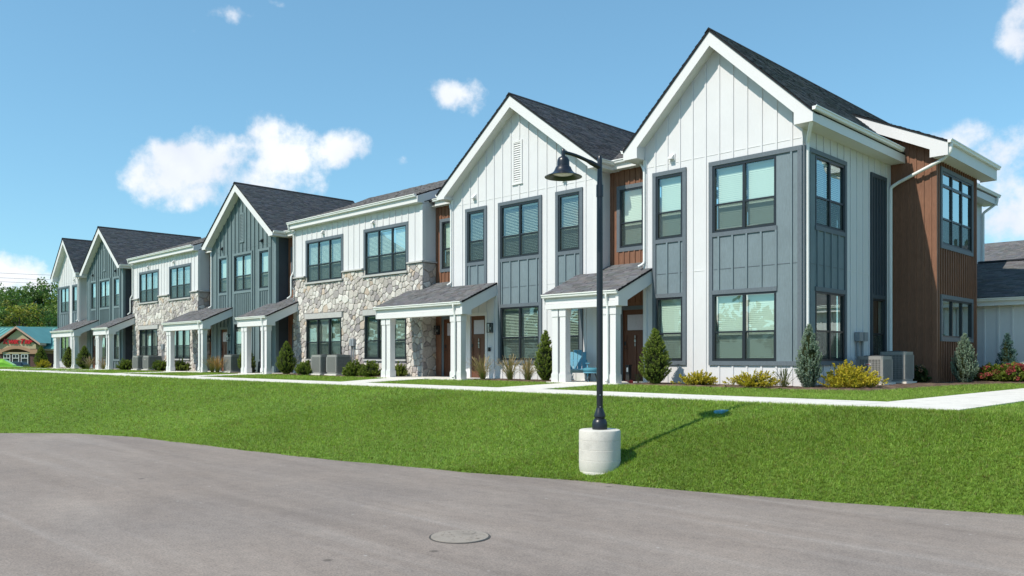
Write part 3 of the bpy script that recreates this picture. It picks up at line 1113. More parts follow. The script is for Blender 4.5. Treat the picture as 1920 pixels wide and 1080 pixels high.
# ---- porches
def porch(house, X0, X1, gapL, gapR, seed=0, spout=True):
    zf, zb = 2.65, 3.66
    yf = 18.17
    sl = (zb - zf) / (YG - yf)
    zw = zf + sl * (YW - yf)
    th = .05
    mb = MB()
    mb.prism([(yf, zf), (YW, zw), (YW, zw - th), (yf, zf - th)], X0 - .05, X1 + .03, 'X')
    mb.prism([(YW + .001, zw), (YG, zb), (YG, zb - th), (YW + .001, zw - th)], gapL, gapR, 'X')
    pr = mb.build('porch_roof', M['roof_deck'], house)
    L1 = math.hypot(YW - yf, zw - zf)
    shingles(pr, (X0 - .05, yf - .01, zf), (1, 0, 0), (0, YW - yf, zw - zf), X1 - X0 + .08, L1, seed + 31)
    shingles(pr, (gapL, YW, zw), (1, 0, 0), (0, YG - YW, zb - zw), gapR - gapL, math.hypot(YG - YW, zb - zw), seed + 57)
    gutter(pr, 'X', X0 - .06, X1 + .0, yf + .03, zf - .005)
    # frieze, beam and ceiling
    MB().box(X0 + .0, X1 - .102, yf + .05, yf + .08, 2.36, zf - .06).build('frieze', M['trim_white'], pr)
    MB().box(X0 + .0, X1 - .102, yf + .03, yf + .40, 2.21, 2.355).build('beam', M['trim_white'], pr)
    MB().prism([(yf + .41, zf + sl * .41 - .13), (YW - .004, zw - .13), (YW - .004, zw - .15), (yf + .41, zf + sl * .41 - .15)], X0 + .02, X1 - .105, 'X').build('ceiling', M['soffit'], pr)
    MB().prism([(YW + .02, zw - .12), (YG - .004, zb - .13), (YG - .004, zb - .15), (YW + .02, zw - .14)], gapL + .03, gapR - .03, 'X').build('ceiling', M['soffit'], pr)
    # rake boards at both ends
    for (xa, xb) in ((X0 - .0, X0 + .0), (X1 - .10, X1)):
        if xa == xb: xa, xb = X0 - .03, X0 - .001
        z2 = lambda y: zf + sl * (y - yf) - th - .004
        prof = [(yf + .02, z2(yf + .02)), (yf + .02, 2.215), (yf + .44, 2.215), (yf + .44, 2.38), (YW - .002, 2.38 + sl * (YW - yf - .44) + .02), (YW - .002, z2(YW))]
        MB().prism(prof, xa, xb, 'X').build('rake_board', M['trim_white'], pr)
    # paired square posts with collars and plinths
    for base in (X0 + .24, X1 - .68):
        for k in range(2):
            a = base + k * .305
            y0 = yf + .10
            mb = MB()
            w = .222
            mb.box(a, a + w, y0, y0 + w, .03, 2.22)
            mb.box(a - .022, a + w + .022, y0 - .022, y0 + w + .022, .03, .27)
            mb.box(a - .012, a + w + .012, y0 - .012, y0 + w + .012, .27, .30)
            mb.box(a - .018, a + w + .018, y0 - .018, y0 + w + .018, 1.98, 2.215)
            mb.build('column', M['trim_white'], pr)
    if spout:
        xs = X1 - .40
        downspout(pr, [(xs, yf - .03, zf - .10), (xs, yf - .03, 2.48), (xs, yf + .045, 2.2), (xs, yf + .045, .18), (xs + .02, yf - .06, .08)], .036)
    # slab under the porch
    SLAB_POLYS.append([(X0 + .05, yf - .02), (X1 + .02, yf - .02), (X1 + .02, YG), (X0 + .05, YG)])
    MB().box(X0 + .08, X1 - .02, yf, YG, -.08, .034).build('porch_floor', M['walk'], pr)
    return pr

def door(house, x0, x1, plane, z0, z1, trim, trim_w=.10, number=None, lite=True, handle='l', full=True):
    """panelled entry door with a glazed lite; handle, lock, number plate as sub-parts"""
    mb = MB()
    y = plane + .05
    st = .11
    mb.box(x0, x1, y + .018, y + .05, z0, z1)
    mb.box(x0, x0 + st, y, y + .018, z0, z1); mb.box(x1 - st, x1, y, y + .018, z0, z1)
    for (a, b) in ((z0, z0 + .2), (z0 + 1.42, z0 + 1.54), (z1 - .12, z1)):
        mb.box(x0 + st, x1 - st, y, y + .018, a, b)
    xm = (x0 + x1) / 2
    mb.box(xm - .045, xm + .045, y, y + .018, z0 + .2, z0 + 1.42)
    d = mb.build('door', M['door'], house)
    if lite:
        MB().box(x0 + st + .02, x1 - st - .02, y + .006, y + .0175, z0 + 1.57, z1 - .15).build('door_light', M['door_glass'], d)
    hx = x0 + .055 if handle == 'l' else x1 - .055
    MB().tube([(hx, y, z0 + 1.0), (hx, y - .05, z0 + 1.0), (hx + (.1 if handle == 'l' else -.1), y - .05, z0 + 1.0)], .011, 6).build('door_handle', M['black'], d)
    MB().box(hx - .032, hx + .032, y - .018, y, z0 + 1.10, z0 + 1.22).build('lock', M['black'], d)
    if number:
        zt = z0 + 1.36
        for ch in number:
            digit_mesh(ch, xm, y - .002, zt, .085, d)
            zt -= .12
    # casing
    trim_ring(house, trim, 'Y', plane, 1, x0 - trim_w, x1 + trim_w, z0, z1 + trim_w, trim_w, .02, 'lrt')
    MB().box(x0 - .02, x1 + .02, plane - .03, plane + .06, z0 - .03, z0 + .006).build('threshold', M['cap'], house)
    return d

def text_mesh(body, size, extrude=.004, shear=0.0, offset=0.0, align='LEFT'):
    cu = bpy.data.curves.new('lettering', 'FONT')
    cu.body = body
    cu.size = size
    cu.extrude = extrude
    cu.shear = shear
    cu.offset = offset
    cu.align_x = align
    cu.resolution_u = 3
    ob = bpy.data.objects.new('lettering', cu)
    C.objects.link(ob)
    dg = bpy.context.evaluated_depsgraph_get()
    me = bpy.data.meshes.new_from_object(ob.evaluated_get(dg))
    v = np.zeros(len(me.vertices) * 3, np.float32)
    me.vertices.foreach_get('co', v)
    fs = [tuple(p.vertices) for p in me.polygons]
    bpy.data.objects.remove(ob)
    bpy.data.curves.remove(cu)
    bpy.data.meshes.remove(me)
    return v.reshape(-1, 3), fs

def digit_mesh(ch, xc, y, zc, size, parent):
    v, fs = text_mesh(ch, size * 1.45, .004, 0, .004, 'CENTER')
    mb = MB()
    mb.v = [(xc + p[0], y - p[2], zc - size / 2 + p[1]) for p in v]
    mb.f = fs
    mb.c = [None] * len(fs)
    mb.build('number', M['chrome'], parent)

def lantern(house, x, plane, z, axis='Y', inward=1):
    """black box wall lantern with glass sides"""
    mb = MB()
    w, h, dp = .075, .17, .2
    Lb = lambda *a: lbox(mb, axis, plane, inward, *a)
    Lb(x - .06, x + .06, -.02, 0.0, z - .14, z + .14)
    Lb(x - w, x + w, -dp, -.02, z + h - .03, z + h)
    Lb(x - w, x + w, -dp, -.02, z - h, z - h + .02)
    for (a, b) in ((x - w, x - w + .018), (x + w - .018, x + w)):
        Lb(a, b, -dp, -dp + .018, z - h + .02, z + h - .03)
        Lb(a, b, -.04, -.02, z - h + .02, z + h - .03)
    Lb(x - .02, x + .02, -.13, -.09, z + .02, z + h - .03)
    o = mb.build('wall_lantern', M['black'], house)
    mg = MB()
    lbox(mg, axis, plane, inward, x - w + .005, x + w - .005, -dp + .005, -.03, z - h + .022, z + h - .032)
    mg.build('lantern_glass', M['lantern_glass'], o)
    mbb = MB()
    lbox(mbb, axis, plane, inward, x - .018, x + .018, -.125, -.095, z - .06, z + .03)
    mbb.build('bulb', M['paper'], o)
    return o

def vent_cap(house, x, plane, z, mat):
    mb = MB()
    mb.box(x - .10, x + .10, plane - .025, plane, z - .10, z + .10)
    mb.prism([(plane - .025, z + .09), (plane - .15, z - .02), (plane - .15, z - .06), (plane - .025, z - .06)], x - .07, x + .07, 'X')
    mb.build('vent_cap', mat, house)

def louvre(house, x0, x1, z0, z1, plane, mat):
    trim_w = .07
    mb = MB()
    mb.box(x0, x0 + trim_w, plane - .035, plane, z0, z1); mb.box(x1 - trim_w, x1, plane - .035, plane, z0, z1)
    mb.box(x0 + trim_w, x1 - trim_w, plane - .035, plane, z0, z0 + trim_w); mb.box(x0 + trim_w, x1 - trim_w, plane - .035, plane, z1 - trim_w, z1)
    mb.box(x0 - .02, x1 + .02, plane - .05, plane, z0 - .03, z0 - .001)
    o = mb.build('gable_vent', mat, house)
    z = z0 + trim_w + .02
    while z < z1 - trim_w - .02:
        MB().prism([(plane - .032, z), (plane - .028, z - .008), (plane - .002, z + .045), (plane - .006, z + .053)], x0 + trim_w, x1 - trim_w, 'X').build('vent_slat', mat, o)
        z += .075
    return o

def panel_column(house, mat, tmat, axis, plane, inward, u0, u1, z0, z1, wins, bat, open_top=None):
    """coloured strip of siding from below the lower window to above the upper one, with its own boards and battens"""
    mb = MB()
    pr = .010
    holes = [w for w in wins]
    us = sorted(set([u0, u1] + [v for o in holes for v in (o[0], o[1])]))
    zs = sorted(set([z0, z1] + [v for o in holes for v in (o[2], o[3])]))
    for a, b in zip(us[:-1], us[1:]):
        for c, d in zip(zs[:-1], zs[1:]):
            um, zm = (a + b) / 2, (c + d) / 2
            if any(o[0] < um < o[1] and o[2] < zm < o[3] for o in holes): continue
            lbox(mb, axis, plane, inward, a, b, -pr, -.001, c, d)
    pn = mb.build('panel', mat, house)
    w = .115
    trim_ring(house, tmat, axis, plane, inward, u0, u1, z0, z1, w, .046)
    cuts = []
    for (a, b, c, d) in holes:
        for (s0, s1) in ((c - w, c), (d, d + w)):
            s0, s1 = max(s0, z0 + w), min(s1, z1 - w)
            if s1 - s0 > .03:
                lpiece('trim_board', tmat, axis, plane, inward, max(a - .03, u0 + w), min(b + .03, u1 - w), -.044, 0, s0, s1, house)
        cuts.append((a - .05, b + .05, c - w, d + w))
    bs = [u for u in bat if u0 + w + .03 < u < u1 - w - .03]
    battens(pn, mat, axis, plane, inward, bs, z0 + w, z1 - w, cuts, d=.046)
    if z1 - z0 > 4:
        joint(pn, tmat, axis, plane - .010 * inward, inward, u0 + w, u1 - w, 3.17, cuts, bs)
    return pn

ZU0, ZU1, ZUR = 4.17, 5.98, 4.93
ZL0, ZL1, ZLR = .66, 2.48, 1.45
ZP0, ZP1 = .55, 6.12

def gap_walls(house, xa, xb, mat, number=None, has_door=True, lant=None, win=True):
    """recessed entry bay between two fronts: siding, upper window, door"""
    xm = (xa + xb) / 2
    wu = (xm - .46, xm + .42)
    mb = MB()
    dr = (xm - .35, xm + .50)
    ops = [(wu[0], wu[1], ZU0, ZU1)] if win else []
    if has_door: ops.append((dr[0], dr[1], .035, 2.23))
    wallface(mb, 'Y', YG, xa, xb, -.1, 6.9, ops, 1)
    wl = mb.build('entry_wall', mat, house)
    us = steps(xa + .12, xb - .06, .21)
    holes = []
    if win:
        holes.append((wu[0] - .12, wu[1] + .12, ZU0 - .12, ZU1 + .12))
        window(house, 'Y', YG, 1, wu[0], wu[1], ZU0, ZU1, 1, ZUR, 'closed', seed=3)
        trim_ring(house, M['grey_trim'], 'Y', YG, 1, wu[0] - .12, wu[1] + .12, ZU0 - .12, ZU1 + .12, .12)
    if has_door:
        holes.append((dr[0] - .13, dr[1] + .13, 0, 2.45))
        door(house, dr[0], dr[1], YG, .035, 2.23, M['grey_trim'], .12, number)
    battens(wl, mat, 'Y', YG, 1, us, .03, 6.75, holes, d=.026)
    if lant: lantern(house, lant, YG, 1.82)
    return wl

def gap_roof(house, xa, xb, seed):
    """lower strip of main roof over the recess with its own gutter"""
    rf = rect_roof(house, xa - 1.8, xb + 1.8, 20.12, 6.80, seed=seed)
    gutter(rf, 'X', xa + .30, xb - .30, 20.12, 6.83)
    MB().box(xa + .345, xb - .345, 20.1205, 20.15, 6.565, 6.745).build('fascia', M['trim_white'], rf)
    MB().box(xa + .02, xb - .02, 20.151, YG - .002, 6.585, 6.60).build('soffit', M['soffit'], rf)
    return rf

def gable_house(xl, xr, mat, trim, panelled, label, seed, number=None, closed='half'):
    """two-storey gabled front with centre and side windows; includes the recessed bay and small porch on its right"""
    xc = (xl + xr) / 2
    house = thing('townhouse', (xc, YW, 0), label, 'townhouse', 'townhouses of the row')
    nL = (xl + .92, xl + 1.78)
    cW = (xl + 2.63, xl + 4.43)
    nR = (xl + 5.30, xl + 6.18)
    dr = (xl + 1.03, xl + 1.82)
    ops = []
    for w in (nL, cW, nR): ops.append((w[0], w[1], ZU0, ZU1))
    for w in (cW, nR): ops.append((w[0], w[1], ZL0, ZL1))
    ops.append((dr[0], dr[1], .035, 2.25))
    mb = MB()
    wallface(mb, 'Y', YW, xl, xr, -.1, ZS, ops, 1, .16)
    run = (xr - xl) / 2 + .37
    ze = 6.76
    sl = (ZR - ze) / run
    top = lambda x: ZR - abs(x - xc) * sl - .12
    mb.poly([(xl, YW, ZS), (xr, YW, ZS), (xr, YW, top(xr)), (xc, YW, top(xc)), (xl, YW, top(xl))])
    mb.poly([(xl, YW, -.1), (xl, YG, -.1), (xl, YG, top(xl)), (xl, YW, top(xl))])
    MB().box(xr - .04, xr, YW + .002, YG, -.1, top(xr)).build('side_wall', mat if panelled else M['charcoal_and_shade'], house)  # on blue grey houses this wall's shade is put into a darker colour
    MB().box(xl - 1.7, xr + 1.7, YB, YB + .05, -.1, ZS + .1).build('rear_wall', mat, house)
    wl = mb.build('wall', mat, house)
    us = steps(xl + .60, xr - .1, .4155)
    w = .13
    holes = []
    pm = M['grey'] if panelled else mat
    tm = M['grey_trim'] if panelled else trim
    for k, (a, b) in enumerate((nL, cW, nR)):
        low = ZP0
        if k == 0: low = 3.0
        wins = [(a, b, ZU0, ZU1)] + ([(a, b, ZL0, ZL1)] if k else [])
        panel_column(house, pm, tm, 'Y', YW, 1, a - w, b + w, low, ZP1, wins, us if panelled else steps(a - w + .2, b, .2077))
        holes.append((a - w, b + w, low, ZP1))
    n = 0
    for (a, b, c, d) in ops[:5]:
        window(house, 'Y', YW, 1, a, b, c, d, 2 if b - a > 1.3 else 1, ZUR if c > 3 else ZLR, closed if c < 3 or panelled else 'closed', seed=seed * 10 + n, proud=.036)
        n += 1
    door(house, dr[0], dr[1], YW, .035, 2.25, trim, .11, number)
    holes.append((dr[0] - .11, dr[1] + .11, 0, 2.37))
    holes.append((xc - .24, xc + .22, 6.62, 8.15))
    battens(wl, mat, 'Y', YW, 1, us, .04, lambda x: top(x) - .28, holes, d=.024 if panelled else .048)
    joint(wl, trim, 'Y', YW, 1, xl, xr, 6.32, holes, us)
    joint(wl, trim, 'Y', YW, 1, xl, xr, 3.17, holes, us)
    # corner boards
    for (a, b) in ((xl - .004, xl + .12), (xr - .12, xr + .004)):
        piece('corner_board', trim, a, b, YW - .034, YW + .001, .03, ZS - .004, house)
    piece('corner_board', trim, xr - .001, xr + .034, YW - .034, YW + .12, .03, ZS - .004, house)
    louvre(house, xc - .24, xc + .22, 6.66, 8.13, YW, trim)
    vm = M['trim_white'] if panelled else M['black']
    vent_cap(house, xl + 1.28, YW, 6.50, vm)
    vent_cap(house, xr - 1.32, YW, 6.50, vm)
    lantern(house, xl + 2.17, YW, 1.80)
    # doorbell and hose bib by the door
    piece('hose_bib', M['black'], xl + 2.02, xl + 2.09, YW - .07, YW - .001, .98, 1.12, house)
    roof, *_ = gable_roof(house, xl, xr, .37, 19.4, YR, ze, ZR, seed=seed)
    gutter(roof, 'Y', 19.42, 20.3, xr + .37, 6.79, 1)
    gutter(roof, 'Y', 19.42, 20.3, xl - .37, 6.79, -1)
    # recessed bay on the right
    gap_walls(house, xr, xr + 1.72, M['brown'], '101' if number else None)
    gap_roof(house, xr, xr + 1.72, seed + 3)
    porch(house, xr - .72, xr + 2.07, xr, xr + 1.72, seed)
    return house

# ---- stone veneer
def clip_poly(poly, nx_, nz_, c):
    """keep the part of a polygon where nx*x + nz*z <= c"""
    out = []
    n = len(poly)
    for i in range(n):
        a, b = poly[i], poly[(i + 1) % n]
        da = nx_ * a[0] + nz_ * a[1] - c
        db = nx_ * b[0] + nz_ * b[1] - c
        if da <= 0: out.append(a)
        if (da < 0 < db) or (db < 0 < da):
            t = da / (da - db)
            out.append((a[0] + (b[0] - a[0]) * t, a[1] + (b[1] - a[1]) * t))
    return out

def area(p):
    return abs(sum(p[i][0] * p[(i + 1) % len(p)][1] - p[(i + 1) % len(p)][0] * p[i][1] for i in range(len(p)))) / 2

def stone_cells(u0, u1, z0, z1, mean, holes, seed):
    """irregular stones of uneven size: a power diagram of scattered points"""
    rng = np.random.default_rng(seed)
    base = math.sqrt(mean) * .56
    P, Rr = [], []
    tries = 0
    target = int((u1 - u0) * (z1 - z0) / mean)
    while len(P) < target and tries < target * 160:
        tries += 1
        r = base * rng.choice([.62, .8, 1.0, 1.25, 1.5], p=[.2, .27, .26, .17, .10])
        p = (rng.uniform(u0, u1), rng.uniform(z0, z1))
        if all((p[0] - q[0]) ** 2 * .8 + (p[1] - q[1]) ** 2 > (r + s) ** 2 * .78 for q, s in zip(P, Rr)):
            P.append(p)
            Rr.append(r)
    P = np.array(P)
    Rr = np.array(Rr)
    cells = []
    for i, p in enumerate(P):
        poly = [(u0, z0), (u1, z0), (u1, z1), (u0, z1)]
        d2 = ((P - p) ** 2).sum(1)
        for j in np.argsort(d2)[1:26]:
            q = P[j]
            n_ = q - p
            c = (n_ * (p + q) / 2).sum() + (Rr[i] ** 2 - Rr[j] ** 2) / 2
            poly = clip_poly(poly, n_[0], n_[1], c)
            if len(poly) < 3: break
        if len(poly) < 3: continue
        for (a, b, c, d) in holes:
            us_ = [v[0] for v in poly]; zs_ = [v[1] for v in poly]
            if max(us_) <= a or min(us_) >= b or max(zs_) <= c or min(zs_) >= d: continue
            opts = [clip_poly(poly, 1, 0, a), clip_poly(poly, -1, 0, -b), clip_poly(poly, 0, 1, c), clip_poly(poly, 0, -1, -d)]
            poly = max(opts, key=lambda q: area(q) if len(q) > 2 else 0)
            if len(poly) < 3: break
        if len(poly) >= 3 and area(poly) > .004:
            cells.append(poly)
    return cells

STONE_TONES = [((.53, .485, .445), 5), ((.61, .57, .525), 6), ((.69, .655, .61), 4), ((.42, .385, .37), 3), ((.33, .30, .30), 2.0), ((.48, .44, .415), 3), ((.55, .455, .375), 1.3), ((.57, .455, .35), .5), ((.44, .40, .385), 2)]
def stone_piece(parent, poly, axis, plane, inward, rr, mortar=.011):
    cx = sum(p[0] for p in poly) / len(poly)
    cz = sum(p[1] for p in poly) / len(poly)
    r = math.sqrt(area(poly) / math.pi)
    k1 = max(.3, 1 - mortar / max(r, .03))
    k2 = max(.25, 1 - (mortar + .014) / max(r, .03))
    k3 = max(.2, 1 - (mortar + .034) / max(r, .03))
    h = rr.uniform(.032, .062)
    ring = []
    n = len(poly)
    for (k, dd) in ((k1, 0), (k1 * .995, h * .55), (k2, h * .9), (k3, h)):
        ring.append([(cx + (p[0] - cx) * k, cz + (p[1] - cz) * k, dd) for p in poly])
    tilt = (rr.uniform(-.05, .05), rr.uniform(-.05, .05))
    tone = rr.choices([t[0] for t in STONE_TONES], [t[1] for t in STONE_TONES])[0]
    g = rr.uniform(.82, 1.15)
    col = tuple(c * g for c in tone)
    mb = MB()
    def P(q):
        d = q[2] + ((q[0] - cx) * tilt[0] + (q[1] - cz) * tilt[1] if q[2] > 0 else 0)
        return (q[0], plane - d * inward, q[1]) if axis == 'Y' else (plane - d * inward, q[0], q[1])
    for a, b in zip(ring[:-1], ring[1:]):
        for i in range(n):
            j = (i + 1) % n
            mb.poly([P(a[i]), P(a[j]), P(b[j]), P(b[i])], col)
    mb.poly([P(q) for q in ring[-1]], col)
    return mb, col

def add_stones(wall, cells, axis, plane, inward, seed, limit=300):
    """the largest stones are parts of their own; what is past the limit stays joined"""
    rr = random.Random(seed)
    cells = sorted(cells, key=area, reverse=True)
    rest = MB()
    for i, poly in enumerate(cells):
        mb, col = stone_piece(wall, poly, axis, plane, inward, rr)
        if i < limit:
            mb.build('stone', M['stone'], wall)
        else:
            b = len(rest.v)
            rest.v += mb.v
            rest.f += [tuple(b + k for k in f) for f in mb.f]
            rest.c += mb.c
    if rest.f:
        tag(rest.build('small_stones', M['stone'], wall), kind='stuff')

def stone_house(xl, xr, label, seed):
    """eave-fronted house: field stone below, white siding above, two triple windows per storey; recessed bay and wide porch on its right"""
    xc = (xl + xr) / 2
    house = thing('townhouse', (xc, YW, 0), label, 'townhouse', 'townhouses of the row')
    wu = [(xl + 1.13, xl + 3.94), (xl + 5.70, xl + 8.47)]
    ops = [(a, b, 4.17, 5.98) for (a, b) in wu] + [(a, b, .70, 2.50) for (a, b) in wu]
    mb = MB()
    ZC = 4.42       # top of the stone
    ZT = 6.72
    mb_s = MB()
    wallface(mb_s, 'Y', YW, xl, xr, -.1, ZC, ops[2:] + [(a, b, 4.17, ZC) for (a, b) in wu], 1, .20)
    mb_s.poly([(xr, YW, -.1), (xr, YG, -.1), (xr, YG, ZC), (xr, YW, ZC)])
    mb_s.poly([(xl, YW, -.1), (xl, YG, -.1), (xl, YG, ZC), (xl, YW, ZC)])
    sw = mb_s.build('stone_wall', M['mortar'], house)
    wallface(mb, 'Y', YW, xl, xr, ZC, ZT, [(a, b, ZC, 5.98) for (a, b) in wu], 1, .16)
    mb.poly([(xr, YW, ZC), (xr, YG + .3, ZC), (xr, YG + .3, ZT + .3), (xr, YW, ZT)])
    mb.poly([(xl, YW, ZC), (xl, YG + .3, ZC), (xl, YG + .3, ZT + .3), (xl, YW, ZT)])
    MB().box(xl + .02, xr - .02, YB, YB + .05, -.1, ZS + .1).build('rear_wall', M['white'], house)
    wl = mb.build('wall', M['white'], house)
    us = steps(xl + .68, xr - .1, .4155)
    holes = [(a - .13, b + .13, 3.9, 6.1) for (a, b) in wu]
    battens(wl, M['white'], 'Y', YW, 1, us, ZC + .03, 6.66, holes)
    for (a, b) in ((xl - .004, xl + .13), (xr - .13, xr + .004)):
        piece('corner_board', M['trim_white'], a, b, YW - .034, YW + .001, ZC + .08, 6.66, house)
    piece('corner_board', M['trim_white'], xr - .001, xr + .034, YW - .034, YW + .13, ZC + .08, 6.66, house)
    joint(wl, M['trim_white'], 'X', xr, -1, YW + .14, YG, 6.3, [], [])
    for i, (a, b, c, d) in enumerate(ops):
        window(house, 'Y', YW, 1, a, b, c, d, 3, ZUR if c > 3 else ZLR, 'half' if c > 3 else 'open', seed=seed * 10 + i, proud=.036 if c > 3 else .05)
        if c > 3:
            trim_ring(house, M['grey_trim'], 'Y', YW, 1, a - .12, b + .12, ZC + .0, d + .11, .12, .03, 'lrt')
    # cast stone: sills, lintels and the cap course along the top of the stone
    for (a, b) in wu:
        MB().box(a - .14, b + .14, YW - .11, YW + .02, 4.085, 4.165).build('sill', M['cap'], house)
        MB().box(a - .06, b + .06, YW - .11, YW + .02, .62, .695).build('sill', M['cap'], house)
        MB().box(a - .10, b + .10, YW - .085, YW + .02, 2.505, 2.74).build('lintel', M['cap'], house)
    edges = [xl - .10] + [v for w in wu for v in (w[0] - .121, w[1] + .121)] + [xr + .10]
    for a, b in zip(edges[0::2], edges[1::2]):
        MB().prism([(YW - .12, ZC), (YW - .12, ZC + .05), (YW - .0, ZC + .085), (YW + .03, ZC + .085), (YW + .03, ZC)], a, b, 'X').build('cap_stone', M['cap'], house)
    MB().prism([(xr + .12, ZC), (xr + .12, ZC + .05), (xr, ZC + .085), (xr - .03, ZC + .085), (xr - .03, ZC)], YW + .031, YG, 'Y').build('cap_stone', M['cap'], house)
    hl = []
    for (a, b) in wu:
        hl += [(a - .015, b + .015, .70, 2.50), (a - .11, b + .11, 2.50, 2.75), (a - .07, b + .07, .61, .70), (a - .13, b + .13, 4.08, ZC)]
    # the broad column pieces of both windows are cut once each, so tall openings are split into bands
    cells = stone_cells(xl - .045, xr + .045, .0, ZC - .002, .055, hl, seed)
    add_stones(sw, cells, 'Y', YW, 1, seed, 265)
    cells2 = stone_cells(YW, YG, .0, ZC - .002, .075, [], seed + 1)
    add_stones(sw, cells2, 'X', xr, -1, seed + 1, 35)
    # roof
    ze, ye = 6.98, 19.52
    roof = rect_roof(house, xl - .02, xr + .02, ye, ze, seed=seed)
    gutter(roof, 'X', xl - .06, xr - .02, ye, ze + .02)
    sl = (ZR - .03 - ze) / (YR - ye)
    MB().box(xl - .02, xr + .02, ye + .001, ye + .03, 6.70, ze - .052).build('fascia', M['trim_white'], roof)
    MB().box(xl - .02, xr + .02, ye + .031, YW - .001, 6.70, 6.72).build('soffit', M['soffit'], roof)
    for (a, b) in ((xr + .021, xr + .06), (xl - .06, xl - .021)):
        pf = [(ye - .02, ze - .05), (ye - .02, 6.69), (YW + .03, 6.69), (YW + .03, ze + sl * (YW + .03 - ye) - .34), (23.5, ze + sl * (23.5 - ye) - .34), (23.5, ze + sl * (23.5 - ye) - .05)]
        MB().prism(pf, a, b, 'X').build('rake_board', M['trim_white'], roof)
    vent_cap(house, xl + 2.5, YW, 6.33, M['trim_white'])
    vent_cap(house, xl + 6.3, YW, 6.33, M['trim_white'])
    # meter pair with conduits between the lower windows
    mbm = MB()
    for dx in (0, .17):
        x = xl + 4.75 + dx
        mbm.box(x, x + .14, YW - .17, YW - .04, 1.25, 1.50)
        mbm.box(x + .05, x + .085, YW - .12, YW - .085, .05, 1.25)
    mbm.box(xl + 4.77, xl + 5.05, YW - .16, YW - .05, 1.50, 1.56)
    mbm.build('electric_meter', M['meter'], house)
    # plumbing vent on the roof slope
    MB().tube([(xr - .9, 25.6, 9.0), (xr - .9, 25.6, 10.15)], .05, 8).build('vent_pipe', M['black'], roof)
    downspout(house, [(xl + .02, ye - .06, ze - .08), (xl + .02, ye - .04, ze - .25), (xl + .055, YW - .075, ze - .5), (xl + .055, YW - .075, 4.75), (xl + .02, YW - .19, 4.5), (xl + .02, YW - .19, 3.62), (xl - .12, YW - .3, 3.5)])
    # recessed bay on the right with the wide porch
    gap_walls(house, xr, xr + 1.70, M['brown'], lant=xr + .2)
    gap_roof(house, xr, xr + 1.70, seed + 9)
    porch(house, xr - .77, xr + 4.10, xr, xr + 1.70, seed + 5)
    downspout(house, [(xr + 1.55, 19.98, 6.75), (xr + 1.55, 19.98, 6.6), (xr + 1.66, YW - .055, 6.35), (xr + 1.74, YW - .06, 6.2), (xr + 1.74, YW - .06, 3.50), (xr + 1.68, YW - .2, 3.42)])
    return house

